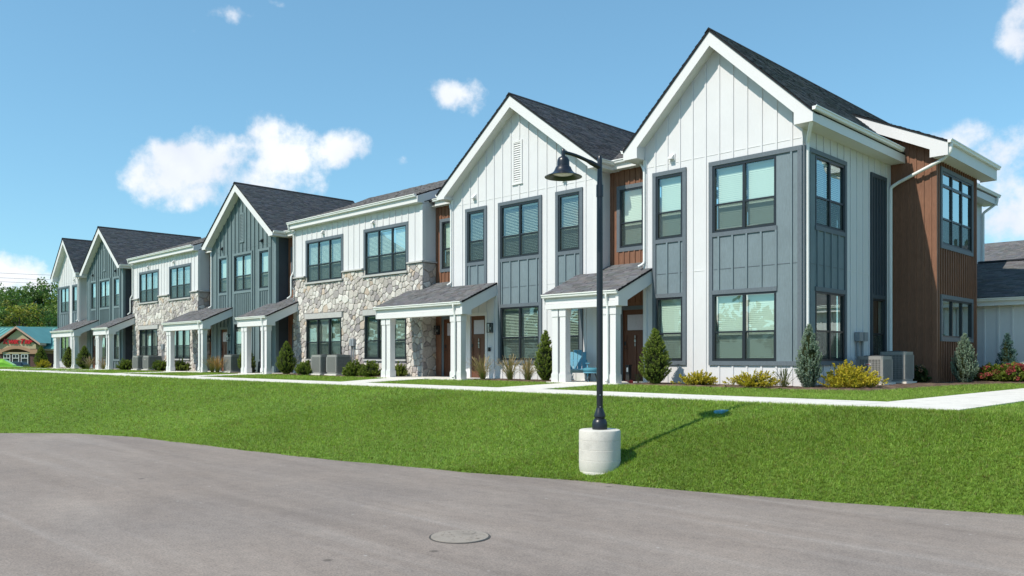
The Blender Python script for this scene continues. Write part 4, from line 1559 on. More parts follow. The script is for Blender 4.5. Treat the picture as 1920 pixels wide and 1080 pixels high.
def end_house(xl, xr, mirror, label, seed):
    """narrow gabled end house: single window and wide corner window, each in a grey strip"""
    xc = (xl + xr) / 2
    house = thing('townhouse', (xc, YW, 0), label, 'townhouse', 'townhouses of the row')
    def mm(a, b):
        return (a, b) if not mirror else (xl + xr - b, xl + xr - a)
    nW = mm(xl + .46, xl + 1.34)
    cW = mm(xl + 2.33, xl + 4.17)
    ops = [(w[0], w[1], c, d) for w in (nW, cW) for (c, d) in ((ZU0, ZU1), (ZL0, ZL1))]
    mb = MB()
    wallface(mb, 'Y', YW, xl, xr, -.1, ZS, ops, 1)
    ov = .45
    run = (xr - xl) / 2 + ov
    ze = 6.84
    sl = (ZR - ze) / run
    top = lambda x: ZR - abs(x - xc) * sl - .12
    mb.poly([(xl, YW, ZS), (xr, YW, ZS), (xr, YW, top(xr)), (xc, YW, top(xc)), (xl, YW, top(xl))])
    yb = 34.8
    side_ops = [] if mirror else [(20.5, 22.25, ZU0, ZU1), (20.5, 22.25, ZL0, ZL1), (24.2, 25.1, ZL0, ZL1)]
    wallface(mb, 'X', xr, YW, yb if not mirror else YG, -.1, top(xr), side_ops, -1)
    mb.poly([(xl, YW, -.1), (xl, YG if not mirror else yb, -.1), (xl, YG if not mirror else yb, top(xl)), (xl, YW, top(xl))])
    mb.poly([(xl, yb, -.1), (xr, yb, -.1), (xr, yb, top(xr)), (xc, yb, top(xc)), (xl, yb, top(xl))])
    wl = mb.build('wall', M['white'], house)
    us = steps(xl + .41, xr - .05, .4185) if not mirror else steps(xl + .28, xr - .05, .4185)
    w = .13
    pn = (nW[0] - w, nW[1] + w)
    if mirror: pc = (xl + .003, cW[1] + w)
    else: pc = (cW[0] - w, xr - .003)
    holes = [(pn[0], pn[1], ZP0, ZP1), (pc[0], pc[1], ZP0, ZP1)]
    panel_column(house, M['grey'], M['grey_trim'], 'Y', YW, 1, pn[0], pn[1], ZP0, ZP1, [o for o in ops if abs(o[0] - nW[0]) < .01], us)
    panel_column(house, M['grey'], M['grey_trim'], 'Y', YW, 1, pc[0], pc[1], ZP0, ZP1, [o for o in ops if abs(o[0] - cW[0]) < .01], us)
    for i, (a, b, c, d) in enumerate(ops):
        window(house, 'Y', YW, 1, a, b, c, d, 2 if b - a > 1.3 else 1, ZUR if c > 3 else ZLR, 'closed', seed=seed * 10 + i, proud=.036)
    battens(wl, M['white'], 'Y', YW, 1, us, .04, lambda x: top(x) - .28, holes)
    joint(wl, M['trim_white'], 'Y', YW, 1, xl, xr, 6.32, holes, us)
    joint(wl, M['trim_white'], 'Y', YW, 1, xl, xr, 3.17, holes, us)
    e = xl if not mirror else xr
    s = 1 if not mirror else -1
    piece('corner_board', M['trim_white'], min(e - .004 * s, e + .12 * s), max(e - .004 * s, e + .12 * s), YW - .034, YW + .001, .03, ZS - .004, house)
    vent_cap(house, xl + 1.0 if not mirror else xr - 1.0, YW, 6.47, M['trim_white'])
    cutf = None
    roof, *_ = gable_roof(house, xl, xr, ov, 19.4, 35.15, ze, ZR, seed=seed, cut=cutf)
    gutter(roof, 'Y', 19.36, 25.22 if not mirror else 20.3, xr + ov, 6.93 if not mirror else 6.88, 1)
    gutter(roof, 'Y', 19.42, 20.3, xl - ov, 6.88, -1)
    return house, wl, roof, top
# ------------------------------------------------------------------ the row
XA0, XA1 = -14.31, -9.43
XB0, XB1 = -22.95, -16.08
XC0, XC1 = -34.12, -24.65

houseA, wallA, roofA, topA = end_house(XA0, XA1, False, 'white gabled end townhouse with a brown bay on its shaded side wall', 1)

def end_side():
    """side wall of the end house: grey strips, windows, brown projecting bay"""
    h = houseA
    us = steps(20.16, 25.4, .424)
    panel_column(h, M['grey'], M['grey_trim'], 'X', XA1, -1, 19.803, 22.38, ZP0, ZP1, [(20.5, 22.25, ZU0, ZU1), (20.5, 22.25, ZL0, ZL1)], us)
    panel_column(h, M['charcoal_and_shade'], M['charcoal_and_shade'], 'X', XA1, -1, 24.07, 25.23, ZP0, ZP1, [(24.2, 25.1, ZL0, ZL1)], steps(24.28, 25.2, .21))
    window(h, 'X', XA1, -1, 20.5, 22.25, ZU0, ZU1, 2, ZUR, 'half', seed=21, proud=.036)
    window(h, 'X', XA1, -1, 20.5, 22.25, ZL0, ZL1, 2, ZLR, None, seed=22, proud=.036)
    window(h, 'X', XA1, -1, 24.2, 25.1, ZL0, ZL1, 1, ZLR, None, seed=23, proud=.036)
    holes = [(19.8, 22.38, ZP0, ZP1), (24.07, 25.23, ZP0, ZP1)]
    battens(wallA, M['white'], 'X', XA1, -1, us, .04, ZS - .01, holes)
    joint(wallA, M['trim_white'], 'X', XA1, -1, YW, 25.5, 6.32, holes, us)
    joint(wallA, M['trim_white'], 'X', XA1, -1, YW, 25.5, 3.17, holes, us)
    # meter pair with conduits
    mb = MB()
    for y in (22.95, 23.27):
        mb.box(XA1 + .02, XA1 + .16, y, y + .26, 1.22, 1.47)
        mb.tube([(XA1 + .06, y + .10, 1.22), (XA1 + .06, y + .10, .03)], .035, 6)
    mb.build('electric_meter', M['meter'], h)
    # brown bay
    bx, b0, b1 = -8.125, 25.56, 29.35
    zt = 6.62
    wu = (26.02, 28.83)
    ops = [(wu[0], wu[1], 4.10, 6.26), (wu[0], wu[1], 1.36, 2.50)]
    def rz(x): return 6.93 + .486 * (-7.69 - x)
    mb = MB()
    wallface(mb, 'X', bx, b0, b1, -.1, rz(bx) - .12, ops, -1)
    for y in (b0, b1):
        mb.poly([(-10.4, y, -.1), (bx, y, -.1), (bx, y, rz(bx) - .12), (-10.4, y, rz(-10.4) - .12)])
    wl = mb.build('bay_wall', M['brown'], h)
    battens(wl, M['brown'], 'Y', b0, 1, steps(XA1 + .12, bx - .05, .21), .03, lambda x: rz(x) - .40, [], w=.05, d=.026)
    hl = [(wu[0] - .12, wu[1] + .12, 3.98, 6.38), (wu[0] - .12, wu[1] + .12, 1.24, 2.62)]
    battens(wl, M['brown'], 'X', bx, -1, steps(b0 + .17, b1 - .1, .212), .03, 6.55, hl, w=.05, d=.035)
    piece('corner_board', M['brown'], bx - .10, bx + .03, b0 - .028, b0 + .001, .03, 6.55, h)
    piece('corner_board', M['brown'], bx - .001, bx + .03, b0 + .0015, b0 + .09, .03, 6.55, h)
    piece('corner_board', M['brown'], bx - .001, bx + .03, b1 - .09, b1, .03, 6.55, h)
    joint(wl, M['brown'], 'Y', b0, 1, XA1, bx, 3.0, [], steps(XA1 + .12, bx - .05, .21))
    window(h, 'X', bx, -1, wu[0], wu[1], 4.10, 6.26, 3, 4.88, None, transom=5.86, seed=31, proud=.03)
    window(h, 'X', bx, -1, wu[0], wu[1], 1.36, 2.50, 3, None, None, seed=32, proud=.03)
    trim_ring(h, M['grey_trim'], 'X', bx, -1, wu[0] - .12, wu[1] + .12, 3.98, 6.38, .12, .04)
    trim_ring(h, M['grey_trim'], 'X', bx, -1, wu[0] - .12, wu[1] + .12, 1.24, 2.62, .12, .04)
    # bay roof: a shallower slope that runs out from the main one
    y0, y1, xe = 25.18, 30.0, -7.69
    mb = MB()
    mb.prism([(xe, rz(xe)), (-11.2, rz(-11.2)), (-11.2, rz(-11.2) - .05), (xe, rz(xe) - .05)], y0 - .02, y1, 'Y')
    rf = mb.build('bay_roof', M['roof_deck'], h)
    run = 11.0 - 7.69
    shingles(rf, (xe, y0 - .03, rz(xe)), (0, 1, 0), (-run, 0, .486 * run), y1 - y0 + .03, run * math.hypot(1, .486), 77)
    for y in (y0, y1 - .035):
        xw = bx - .05
        prof = [(-10.55, rz(-10.55) - .05), (xe, rz(xe) - .05), (xe, 6.52), (xw, 6.52), (xw, rz(xw) - .05 - .36), (-10.55, rz(-10.55) - .05 - .33)]
        MB().prism(prof, y, y + .035, 'Y').build('rake_board', M['trim_white'], rf)
    MB().box(bx + .001, xe - .032, y0 + .036, y1 - .036, 6.53, 6.55).build('soffit', M['soffit'], rf)
    xw = bx - .05
    MB().prism([(-10.5, rz(-10.5) - .34), (xw, rz(xw) - .34), (xw, rz(xw) - .37), (-10.5, rz(-10.5) - .37)], y0 + .036, b0 - .001, 'Y').build('soffit', M['soffit'], rf)
    MB().box(xe - .031, xe, y0 + .036, y1 - .036, 6.52, rz(xe) - .052).build('fascia', M['trim_white'], rf)
    gutter(rf, 'Y', y0 - .04, y1 + .04, xe, rz(xe) + .03, 1)
    gutter(roofA, 'Y', 30.1, 35.15, XA1 + .45, 6.93, 1)
    # downspouts
    downspout(h, [(XA1 + .40, 19.47, 6.83), (XA1 + .38, 19.47, 6.58), (XA1 + .065, 19.93, 6.2), (XA1 + .065, 19.93, .2), (XA1 + .2, 19.93, .09)], .05)
    downspout(h, [(xe + .06, y0 + .1, 6.85), (xe + .04, y0 + .1, 6.62), (xe - .15, y0 + .14, 6.45), (XA1 + .30, 25.44, 5.98), (XA1 + .09, 25.40, 5.85), (XA1 + .09, 25.40, .2), (XA1 + .22, 25.40, .09)], .05)
    downspout(h, [(XA1 + .50, 34.9, 6.83), (XA1 + .48, 34.9, 6.6), (XA1 + .07, 34.7, 6.25), (XA1 + .07, 34.7, 2.5)], .05)
    downspout(h, [(XA0 - .30, 20.02, 6.7), (XA0 - .22, 19.95, 6.52), (XA0 + .03, YW - .065, 6.3), (XA0 + .06, YW - .065, 6.2), (XA0 + .06, YW - .065, 3.52), (XA0 - .06, YW - .2, 3.42)])
    piece('corner_board', M['trim_white'], XA1 + .0005, XA1 + .036, 25.24, 25.555, .03, ZS - .005, h)
end_side()

houseB = gable_house(XB0, XB1, M['white'], M['trim_white'], True, 'white gabled townhouse with grey window strips, between the stone front and the white end house', 2, number='102', closed='open')
houseC = stone_house(XC0, XC1, 'field stone and white townhouse next to the white gabled one with the wide porch', 3)
houseD = gable_house(XB0 + PER, XB1 + PER, M['sage'], M['sage_trim'], False, 'blue grey gabled townhouse standing between the two stone fronted houses', 4, closed='half')
houseE = copy_tree(houseC, (PER, 0, 0))
houseE['label'] = 'field stone and white townhouse between the two blue grey gabled houses'
houseF = copy_tree(houseD, (PER, 0, 0))
houseF['label'] = 'blue grey gabled townhouse beside the white gabled house at the shop end of the row'
XF0 = XB0 + 2 * PER
houseG, wallG, roofG, topG = end_house(XF0 - 1.70 - (XA1 - XA0), XF0 - 1.70, True, 'white gabled end townhouse at the far shop end of the row', 6)
XG1 = XF0 - 1.70
gap_walls(houseG, XG1, XF0, M['cream'], lant=XG1 + 1.2)
gap_roof(houseG, XG1, XF0, 61)
porch(houseG, XG1 - .77, XG1 + 4.10, XG1, XF0, 63)
downspout(houseG, [(XG1 - .06, 19.6, 6.75), (XG1 - .06, YW - .07, 6.4), (XG1 - .06, YW - .07, 3.5), (XG1 - .1, YW - .2, 3.42)])
piece('corner_board', M['trim_white'], XG1 - .001, XG1 + .034, YW - .034, YW + .12, .03, ZS - .004, houseG)
for k in (1, 2):
    SLAB_POLYS.append([(XB1 + PER * k - .72, 18.1), (XB1 + PER * k + 2.1, 18.1), (XB1 + PER * k + 2.1, YG), (XB1 + PER * k - .72, YG)])
    SLAB_POLYS.append([(XC1 + PER * k - .77, 18.1), (XC1 + PER * k + 4.1, 18.1), (XC1 + PER * k + 4.1, YG), (XC1 + PER * k - .77, YG)])

# ------------------------------------------------------------------ garage and house beyond, right of the row
gar = thing('garage', (-3.5, 30.6, 0), 'low white board and batten garage with dark roof, in shade beside the brown bay', 'garage')
mb = MB().box(-9.40, 2.5, 30.25, 38.0, -.1, 2.62)
gw = mb.build('wall', M['white'], gar)
battens(gw, M['white'], 'Y', 30.25, 1, steps(-8.12, 2.4, .41), .03, 2.60, [], w=.06, d=.025)
mb = MB()
mb.prism([(29.9, 2.72), (34.1, 4.30), (38.3, 2.72), (38.3, 2.66), (34.1, 4.23), (29.9, 2.66)], -9.35, 2.9, 'X')
gr = mb.build('roof', M['roof_deck'], gar)
shingles(gr, (-9.35, 29.88, 2.72), (1, 0, 0), (0, 4.2, 1.58), 12.25, math.hypot(4.2, 1.58), 91)
MB().prism([(33.9, 4.29), (34.1, 4.36), (34.3, 4.29)], -9.35, 2.9, 'X').build('ridge_cap', M['roof_deck'], gr)
gutter(gr, 'X', -9.3, 2.9, 29.92, 2.70)
MB().box(-9.3, 2.9, 29.92, 29.95, 2.45, 2.60).build('fascia', M['trim_white'], gr)
MB().box(-9.3, 2.9, 29.951, 30.249, 2.46, 2.48).build('soffit', M['soffit'], gr)

nb = thing('house', (-3, 58, 0), 'distant house with broad grey shingle roof, its white gable behind the garage', 'house')
mb = MB()
mb.box(-17.0, 16, 52, 64, -1.2, 4.4)
mb.build('wall', M['white'], nb)
mb = MB()
mb.prism([(51.4, 4.4), (58, 8.0), (64.6, 4.4), (64.6, 4.3), (58, 7.85), (51.4, 4.3)], -17.4, 16.5, 'X')
nr = mb.build('roof', M['roof_deck'], nb)
shingles(nr, (-17.4, 51.38, 4.4), (1, 0, 0), (0, 6.6, 3.6), 33, math.hypot(6.6, 3.6), 95)
MB().prism([(51.3, 4.3), (57.9, 7.9), (57.9, 7.6), (51.3, 4.0)], -17.46, -17.4, 'X').build('rake_board', M['trim_white'], nr)
gutter(nr, 'X', -17.4, 16.5, 51.4, 4.4)
for x in (-9, -4, 1):
    mb = MB().box(x, x + 1.4, 51.96, 52.0, 1.2, 2.8)
    wn = mb.build('window', M['frame'], nb)
    MB().box(x + .08, x + 1.32, 51.94, 51.955, 1.28, 2.72).build('pane', M['glass'], wn)
# ------------------------------------------------------------------ street lamp
LX, LY = -7.42, 9.20
lamp = thing('street_lamp', (LX, LY, -.275), 'black post lamp with bell shade standing on the round concrete footing', 'street lamp')
mb = MB()
z0 = -.276
mb.lathe([(.108, z0), (.110, z0 + .085), (.100, z0 + .12), (.082, z0 + .15), (.072, z0 + .155), (.072, z0 + .175), (.083, z0 + .18), (.083, z0 + .205), (.062, z0 + .26), (.048, z0 + .31)], LX, LY, 28)
mb.build('pole_base', M['lamp_black'], lamp, smooth=True, sharp=35)
mb = MB()
mb.lathe([(.046, z0 + .30), (.045, 1.2), (.043, 2.95), (.043, 3.08)], LX, LY, 20)
mb.lathe([(.051, 3.06), (.051, 3.09), (.051, 3.20), (.050, 3.23)], LX, LY, 20)
mb.lathe([(.040, 3.23), (.036, 3.34), (.035, 3.58), (.031, 3.625), (.018, 3.65), (.001, 3.655)], LX, LY, 16)
mb.build('pole', M['lamp_black'], lamp, smooth=True, sharp=35)
AD = (-.208, -.978)      # the arm points towards the midday sun, over the road
hx, hy = LX + .65 * AD[0], LY + .65 * AD[1]
pth = []
for i in range(13):
    t = i / 12
    pth.append((LX + AD[0] * (.01 + .63 * t), LY + AD[1] * (.01 + .63 * t), 3.485 + .125 * math.sin(t * math.pi / 2)))
mb = MB()
mb.tube(pth, [.036, .036, .035, .034, .026, .025, .025, .025, .025, .025, .025, .025, .025], 12)
mb.build('arm', M['lamp_black'], lamp, smooth=True, sharp=40)
mb = MB()
mb.lathe([(.027, 3.535), (.028, 3.62), (.024, 3.648), (.012, 3.662), (.001, 3.665)], hx, hy, 16)
mb.build('finial', M['lamp_black'], lamp, smooth=True, sharp=40)
prof = [(.026, 3.552), (.045, 3.548), (.068, 3.532), (.082, 3.505), (.086, 3.475), (.087, 3.418), (.097, 3.410), (.106, 3.402), (.117, 3.375), (.136, 3.340), (.158, 3.318), (.200, 3.297), (.248, 3.276), (.262, 3.268), (.261, 3.263)]
inner = [(.250, 3.266), (.200, 3.285), (.156, 3.305), (.132, 3.33), (.10, 3.37)]
mb = MB()
mb.lathe(prof + inner, hx, hy, 40, cap=False)
mb.build('lamp_shade', M['lamp_black'], lamp, smooth=True, sharp=50)
mb = MB()
mb.lathe([(.001, 3.283), (.06, 3.286), (.12, 3.298), (.152, 3.312), (.146, 3.32)], hx, hy, 28, cap=False)
mb.build('lens', M['lamp_glass'], lamp, smooth=True)
mb = MB()
mb.obox((LX + .033, LY - .033, .05), (1, -1, 0), (1, 1, 0), (0, 0, 1), .006, .006, .006)
mb.obox((LX + .033, LY - .033, .22), (1, -1, 0), (1, 1, 0), (0, 0, 1), .006, .006, .006)
mb.build('bolt', M['chrome'], lamp)

foot = thing('lamp_footing', (LX, LY, -1.0), 'round streaked concrete footing at the road edge carrying the lamp post', 'concrete footing')
prof = [(.297, -1.1)]
zz = -1.1
rr = random.Random(3)
for zc in (-.86, -.70, -.555, -.42):
    prof += [(.298, zc - .004), (.293, zc), (.297 + rr.uniform(-.003, .003), zc + .005)]
prof += [(.297, -.298), (.290, -.281), (.275, -.275)]
MB().lathe(prof, LX, LY, 48).build('footing_body', M['footing'], foot, smooth=True, sharp=30)

# ------------------------------------------------------------------ manhole and irrigation lid
mc = thing('manhole_cover', (-5.885, 5.18, ROAD_Z), 'worn tan round manhole cover set flush in the asphalt', 'manhole cover')
cx, cy, rc = -5.885, 5.18, .285
MB().lathe([(rc + .008, ROAD_Z + .001), (rc + .008, ROAD_Z + .005), (rc - .006, ROAD_Z + .005), (rc - .006, ROAD_Z + .001)], cx, cy, 48, cap=False).build('rim', M['iron'], mc, smooth=False)
lid = MB().lathe([(rc - .008, ROAD_Z + .001), (rc - .010, ROAD_Z + .010), (.001, ROAD_Z + .010)], cx, cy, 48).build('lid', M['manhole'], mc)
mb = MB()
rr = random.Random(12)
for k in range(46):            # what is left of the worn cast pattern
    a_, r_ = rr.uniform(0, 6.28), rc * .86 * math.sqrt(rr.random())
    w_ = rr.uniform(.006, .02)
    mb.obox((cx + r_ * math.cos(a_), cy + r_ * math.sin(a_), ROAD_Z + .0105), (math.cos(a_), math.sin(a_), 0), (-math.sin(a_), math.cos(a_), 0), (0, 0, 1), w_, w_ * .5, .0015)
tag(mb.build('worn_tread', M['manhole'], lid), kind='stuff')

bz = gz(-6.9, 11.65)
il = thing('irrigation_box', (-6.9, 11.66, bz), 'small blue valve box lid lying in the lawn between lamp and sidewalk', 'valve box')
MB().prism([(-6.98, 11.54), (-6.82, 11.54), (-6.82, 11.78), (-6.98, 11.78)], bz - .06, bz + .016, 'Z').build('box_rim', M['boxlid'], il)
MB().prism([(-6.97, 11.55), (-6.83, 11.55), (-6.83, 11.77), (-6.97, 11.77)], bz + .017, bz + .028, 'Z').build('lid', M['boxlid'], il)

# ------------------------------------------------------------------ air conditioners
def ac_unit(x, y, w, h, label, group=None, z=.035, badge=True):
    t = thing('air_conditioner', (x, y, z), label, 'air conditioner', group)
    hw = w / 2
    def ring(r, z_, k=.09):
        pts = []
        for (sx, sy) in ((1, 1), (-1, 1), (-1, -1), (1, -1)):
            a0 = math.atan2(sy, sx) - math.pi / 4
            for q in range(4):
                a = a0 + q * math.pi / 6
                pts.append((x + sx * (r - k) + k * math.cos(a), y + sy * (r - k) + k * math.sin(a), z_))
        return pts
    def shell(r, za, zb_, mat, name, parent, caps=True):
        mb = MB()
        A, B = ring(r, za), ring(r, zb_)
        n = len(A)
        for i in range(n):
            j = (i + 1) % n
            mb.poly([A[i], A[j], B[j], B[i]])
        if caps:
            mb.poly(A[::-1]); mb.poly(B)
        return mb.build(name, mat, parent)
    MB().box(x - hw - .06, x + hw + .06, y - hw - .06, y + hw + .06, z - .03, z + .05).build('pad', M['walk'], t)
    body = shell(hw - .02, z + .05, z + h - .06, M['ac_dark'], 'coil', t)
    shell(hw, z + .051, z + .12, M['ac'], 'base_pan', t)
    top = shell(hw + .004, z + h - .09, z + h, M['ac'], 'top_cover', t)
    MB().lathe([(hw * .78, z + h + .001), (hw * .78, z + h + .012), (.02, z + h + .03)], x, y, 20, cap=False).build('fan_guard', M['ac_dark'], top)
    # louvre bars all round
    mb = MB()
    n = int(w / .045)
    for s in (-1, 1):
        for i in range(n + 1):
            u = -hw + .06 + (w - .12) * i / n
            mb.box(x + u - .010, x + u + .010, y + s * hw - .012, y + s * hw + .002, z + .12, z + h - .09)
            mb.box(x + s * hw - .012, x + s * hw + .002, y + u - .010, y + u + .010, z + .12, z + h - .09)
    for k in range(1, int((h - .2) / .06)):
        zz = z + .12 + k * .06
        for s in (-1, 1):
            mb.box(x - hw + .06, x + hw - .06, y + s * (hw - .008) - .004, y + s * (hw - .008) + .004, zz - .006, zz + .006)
            mb.box(x + s * (hw - .008) - .004, x + s * (hw - .008) + .004, y - hw + .06, y + hw - .06, zz - .006, zz + .006)
    tag(mb.build('louvre', M['ac'], body), kind='stuff')
    for (sx, sy) in ((1, 1), (-1, 1), (-1, -1), (1, -1)):
        MB().box(x + sx * hw - sx * .075, x + sx * hw + sx * .003, y + sy * hw - sy * .075, y + sy * hw + sy * .003, z + .12, z + h - .09).build('corner_post', M['ac'], t)
    if badge:
        MB().box(x - .13, x + .04, y - hw - .012, y - hw - .004, z + h - .24, z + h - .19).build('badge', M['paper'], t)
        MB().box(x - .10, x + .01, y - hw - .0145, y - hw - .0125, z + h - .225, z + h - .21).build('badge_stripe', M['red'], t)
    return t
ac_unit(-8.78, 22.72, .70, .76, 'grey air conditioner with red and white badge beside the yellow juniper on the shaded side', 'air conditioners by the end house')
ac_unit(-8.78, 24.32, .70, .89, 'taller grey air conditioner next to the brown bay', 'air conditioners by the end house', badge=False)
ac_unit(-30.30, 18.95, .74, .84, 'grey air conditioner below the stone house window, nearer the evergreen cone', 'air conditioners by the stone fronts', badge=False)
ac_unit(-29.10, 18.95, .74, .84, 'grey air conditioner below the stone house window, nearer the wide porch', 'air conditioners by the stone fronts', badge=False)
ac_unit(-50.2, 18.95, .80, .84, 'grey air conditioner by the farther stone house, beside the dark recess', 'air conditioners by the stone fronts', badge=False)
ac_unit(-48.6, 18.95, .80, .84, 'grey air conditioner by the farther stone house, towards its porch', 'air conditioners by the stone fronts', badge=True)
ac_unit(-38.5, 19.0, .74, .86, 'grey air conditioner at the foot of the blue grey gabled house', None, badge=False)

# ------------------------------------------------------------------ porch furniture
def oriented(t_origin, ang):
    c, s = math.cos(ang), math.sin(ang)
    o = Vector(t_origin)
    def P(x, y, z): return o + Vector((c * x - s * y, s * x + c * y, z))
    return P, Vector((c, s, 0)), Vector((-s, c, 0))

def adirondack(pos, ang):
    """local -y is the front of the chair"""
    t = thing('adirondack_chair', pos, 'blue plastic adirondack chair on the porch, behind the lamp post', 'chair')
    P, ax, ay = oriented(pos, ang)
    up = Vector((0, 0, 1))
    lean = rad(24)
    bd = (ay * math.sin(lean) + up * math.cos(lean))
    bn = (ay * math.cos(lean) - up * math.sin(lean))
    for k in range(4):
        x = -.20 + k * .1335
        ln = .74 - .05 * abs(k - 1.5) ** 1.4
        cpt = P(x, .20, .30) + bd * (ln / 2)
        MB().obox(cpt, ax, bn, bd, .060, .011, ln / 2).build('back_slat', M['chair_blue'], t)
    for k in range(5):
        y = -.30 + k * .105
        MB().obox(P(0, y, .37 - (y + .30) * .22), ax, (ay - up * .22).normalized(), (up + ay * .22).normalized(), .27, .046, .011).build('seat_slat', M['chair_blue'], t)
    for s in (-1, 1):
        MB().obox(P(s * .33, -.02, .555), ax, ay, up, .065, .37, .012).build('arm', M['chair_blue'], t)
        mb = MB()
        mb.bar(P(s * .32, -.30, .55), P(s * .34, -.40, .0), .035, .10, up=tuple(ay))
        mb.build('leg', M['chair_blue'], t)
        mb = MB()
        mb.bar(P(s * .285, -.36, .36), P(s * .285, .30, .20), .03, .10)
        mb.build('side_rail', M['chair_blue'], t)
        mb = MB()
        mb.bar(P(s * .31, .20, .52), P(s * .33, .42, .0), .035, .10, up=tuple(ay))
        mb.build('leg', M['chair_blue'], t)
    MB().obox(P(0, .36, .62), ax, ay, up, .30, .015, .04).build('back_brace', M['chair_blue'], t)
    return t
adirondack((-16.22, 19.02, .034), rad(38))

st = thing('footstool', (-15.62, 18.98, .034), 'teal cushioned footstool on splayed legs next to the blue chair', 'footstool')
MB().lathe([(.20, .33), (.245, .345), (.262, .385), (.255, .425), (.20, .455), (.001, .462)], -15.62, 18.98, 24).build('cushion', M['cushion'], st, smooth=True, sharp=60)
MB().lathe([(.18, .29), (.245, .305), (.25, .335), (.18, .34)], -15.62, 18.98, 24).build('seat_ring', M['chair_blue'], st, smooth=True, sharp=40)
for k in range(3):
    a = .5 + k * 2 * math.pi / 3
    MB().tube([(-15.62 + .10 * math.cos(a), 18.98 + .10 * math.sin(a), .30), (-15.62 + .20 * math.cos(a), 18.98 + .20 * math.sin(a), .035)], .018, 8).build('leg', M['black'], st)

bx_, by_ = -14.98, 19.95
bn = thing('litter_bin', (bx_, by_, .034), 'slim black bin with a white tag beside the brown numbered door', 'bin')
MB().prism([(bx_ - .06, by_ - .06), (bx_ + .06, by_ - .06), (bx_ + .06, by_ + .06), (bx_ - .06, by_ + .06)], .034, .50, 'Z').build('bin_body', M['bin'], bn)
MB().prism([(bx_ - .07, by_ - .07), (bx_ + .07, by_ - .07), (bx_ + .07, by_ + .07), (bx_ - .07, by_ + .07)], .501, .54, 'Z').build('lid', M['bin'], bn)
MB().box(bx_ - .03, bx_ + .03, by_ - .066, by_ - .0605, .33, .46).build('tag', M['paper'], bn)

wc = thing('watering_can', (-14.15, 18.9, .03), 'small red and white watering can lying in the mulch by the porch', 'watering can')
MB().lathe([(.05, .03), (.055, .05), (.055, .10), (.04, .115), (.025, .12)], -14.10, 18.9, 16).build('can_body', M['red'], wc, smooth=True, sharp=40)
MB().tube([(-14.14, 18.88, .05), (-14.22, 18.85, .09), (-14.26, 18.84, .105)], [.016, .014, .022], 8).build('spout', M['red'], wc)
MB().lathe([(.085, .031), (.085, .045), (.02, .047)], -14.31, 18.82, 14).build('saucer', M['paper'], wc)
# ------------------------------------------------------------------ planting
def leaf_cards(P, D, size, asp, rng, cols, flat=.0):
    """small diamond leaves at points P pointing along D"""
    n = len(P)
    D = D / np.maximum(np.linalg.norm(D, axis=1, keepdims=True), 1e-6)
    R = rng.normal(size=(n, 3))
    S = np.cross(D, R)
    S /= np.maximum(np.linalg.norm(S, axis=1, keepdims=True), 1e-6)
    L = (size * rng.uniform(.65, 1.3, n))[:, None]
    w = L * asp
    a = P - D * L * .3
    b = P + S * w
    c = P + D * L * .7
    d = P - S * w
    V = np.stack([a, b, c, d], 1).reshape(-1, 3)
    F = np.arange(n * 4).reshape(n, 4)
    return V, F, np.repeat(cols, 4, axis=0)

def tint(base, n, rng, lo=.6, hi=1.4, hue=.10):
    return np.array(base) * rng.uniform(lo, hi, (n, 1)) * (1 + rng.uniform(-hue, hue, (n, 3)))

def plant_obj(name, loc, label, cat, V, F, Cc, mat, group=None, stems=None, part='foliage'):
    t = thing(name, loc, label, cat, group)
    me = arr_mesh(part, V - np.array(loc), F, M[mat], Cc)
    o = link_mesh(part, me, t, loc)
    if stems is not None:
        stems.build('stem', M['bark'], t)
    return t

def shoots_foliage(base, shoots, leaf, asp, per_m, rng, col_in, col_out, spread=.03, dirmix=.7):
    """leaves crowded along shoots: (origin, direction, length)"""
    Ps, Ds, Cs = [], [], []
    for (o, d, l) in shoots:
        n = max(4, int(per_m * l))
        t = rng.uniform(.05, 1, n) ** .75
        d = np.array(d) / np.linalg.norm(d)
        bend = np.array([0, 0, 1.0]) * (t ** 2 * l * .12)[:, None]
        p = np.array(o) + d * (t * l)[:, None] + bend + rng.normal(size=(n, 3)) * spread * (1.15 - t * .8)[:, None]
        Ps.append(p)
        Ds.append(d * dirmix + rng.normal(size=(n, 3)) * .45 + np.array([0, 0, .15]))
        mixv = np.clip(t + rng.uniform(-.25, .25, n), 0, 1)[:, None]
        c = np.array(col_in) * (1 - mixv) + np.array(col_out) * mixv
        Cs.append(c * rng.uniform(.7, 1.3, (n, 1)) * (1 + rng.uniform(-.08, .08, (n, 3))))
    return leaf_cards(np.concatenate(Ps), np.concatenate(Ds), leaf, asp, rng, np.concatenate(Cs))

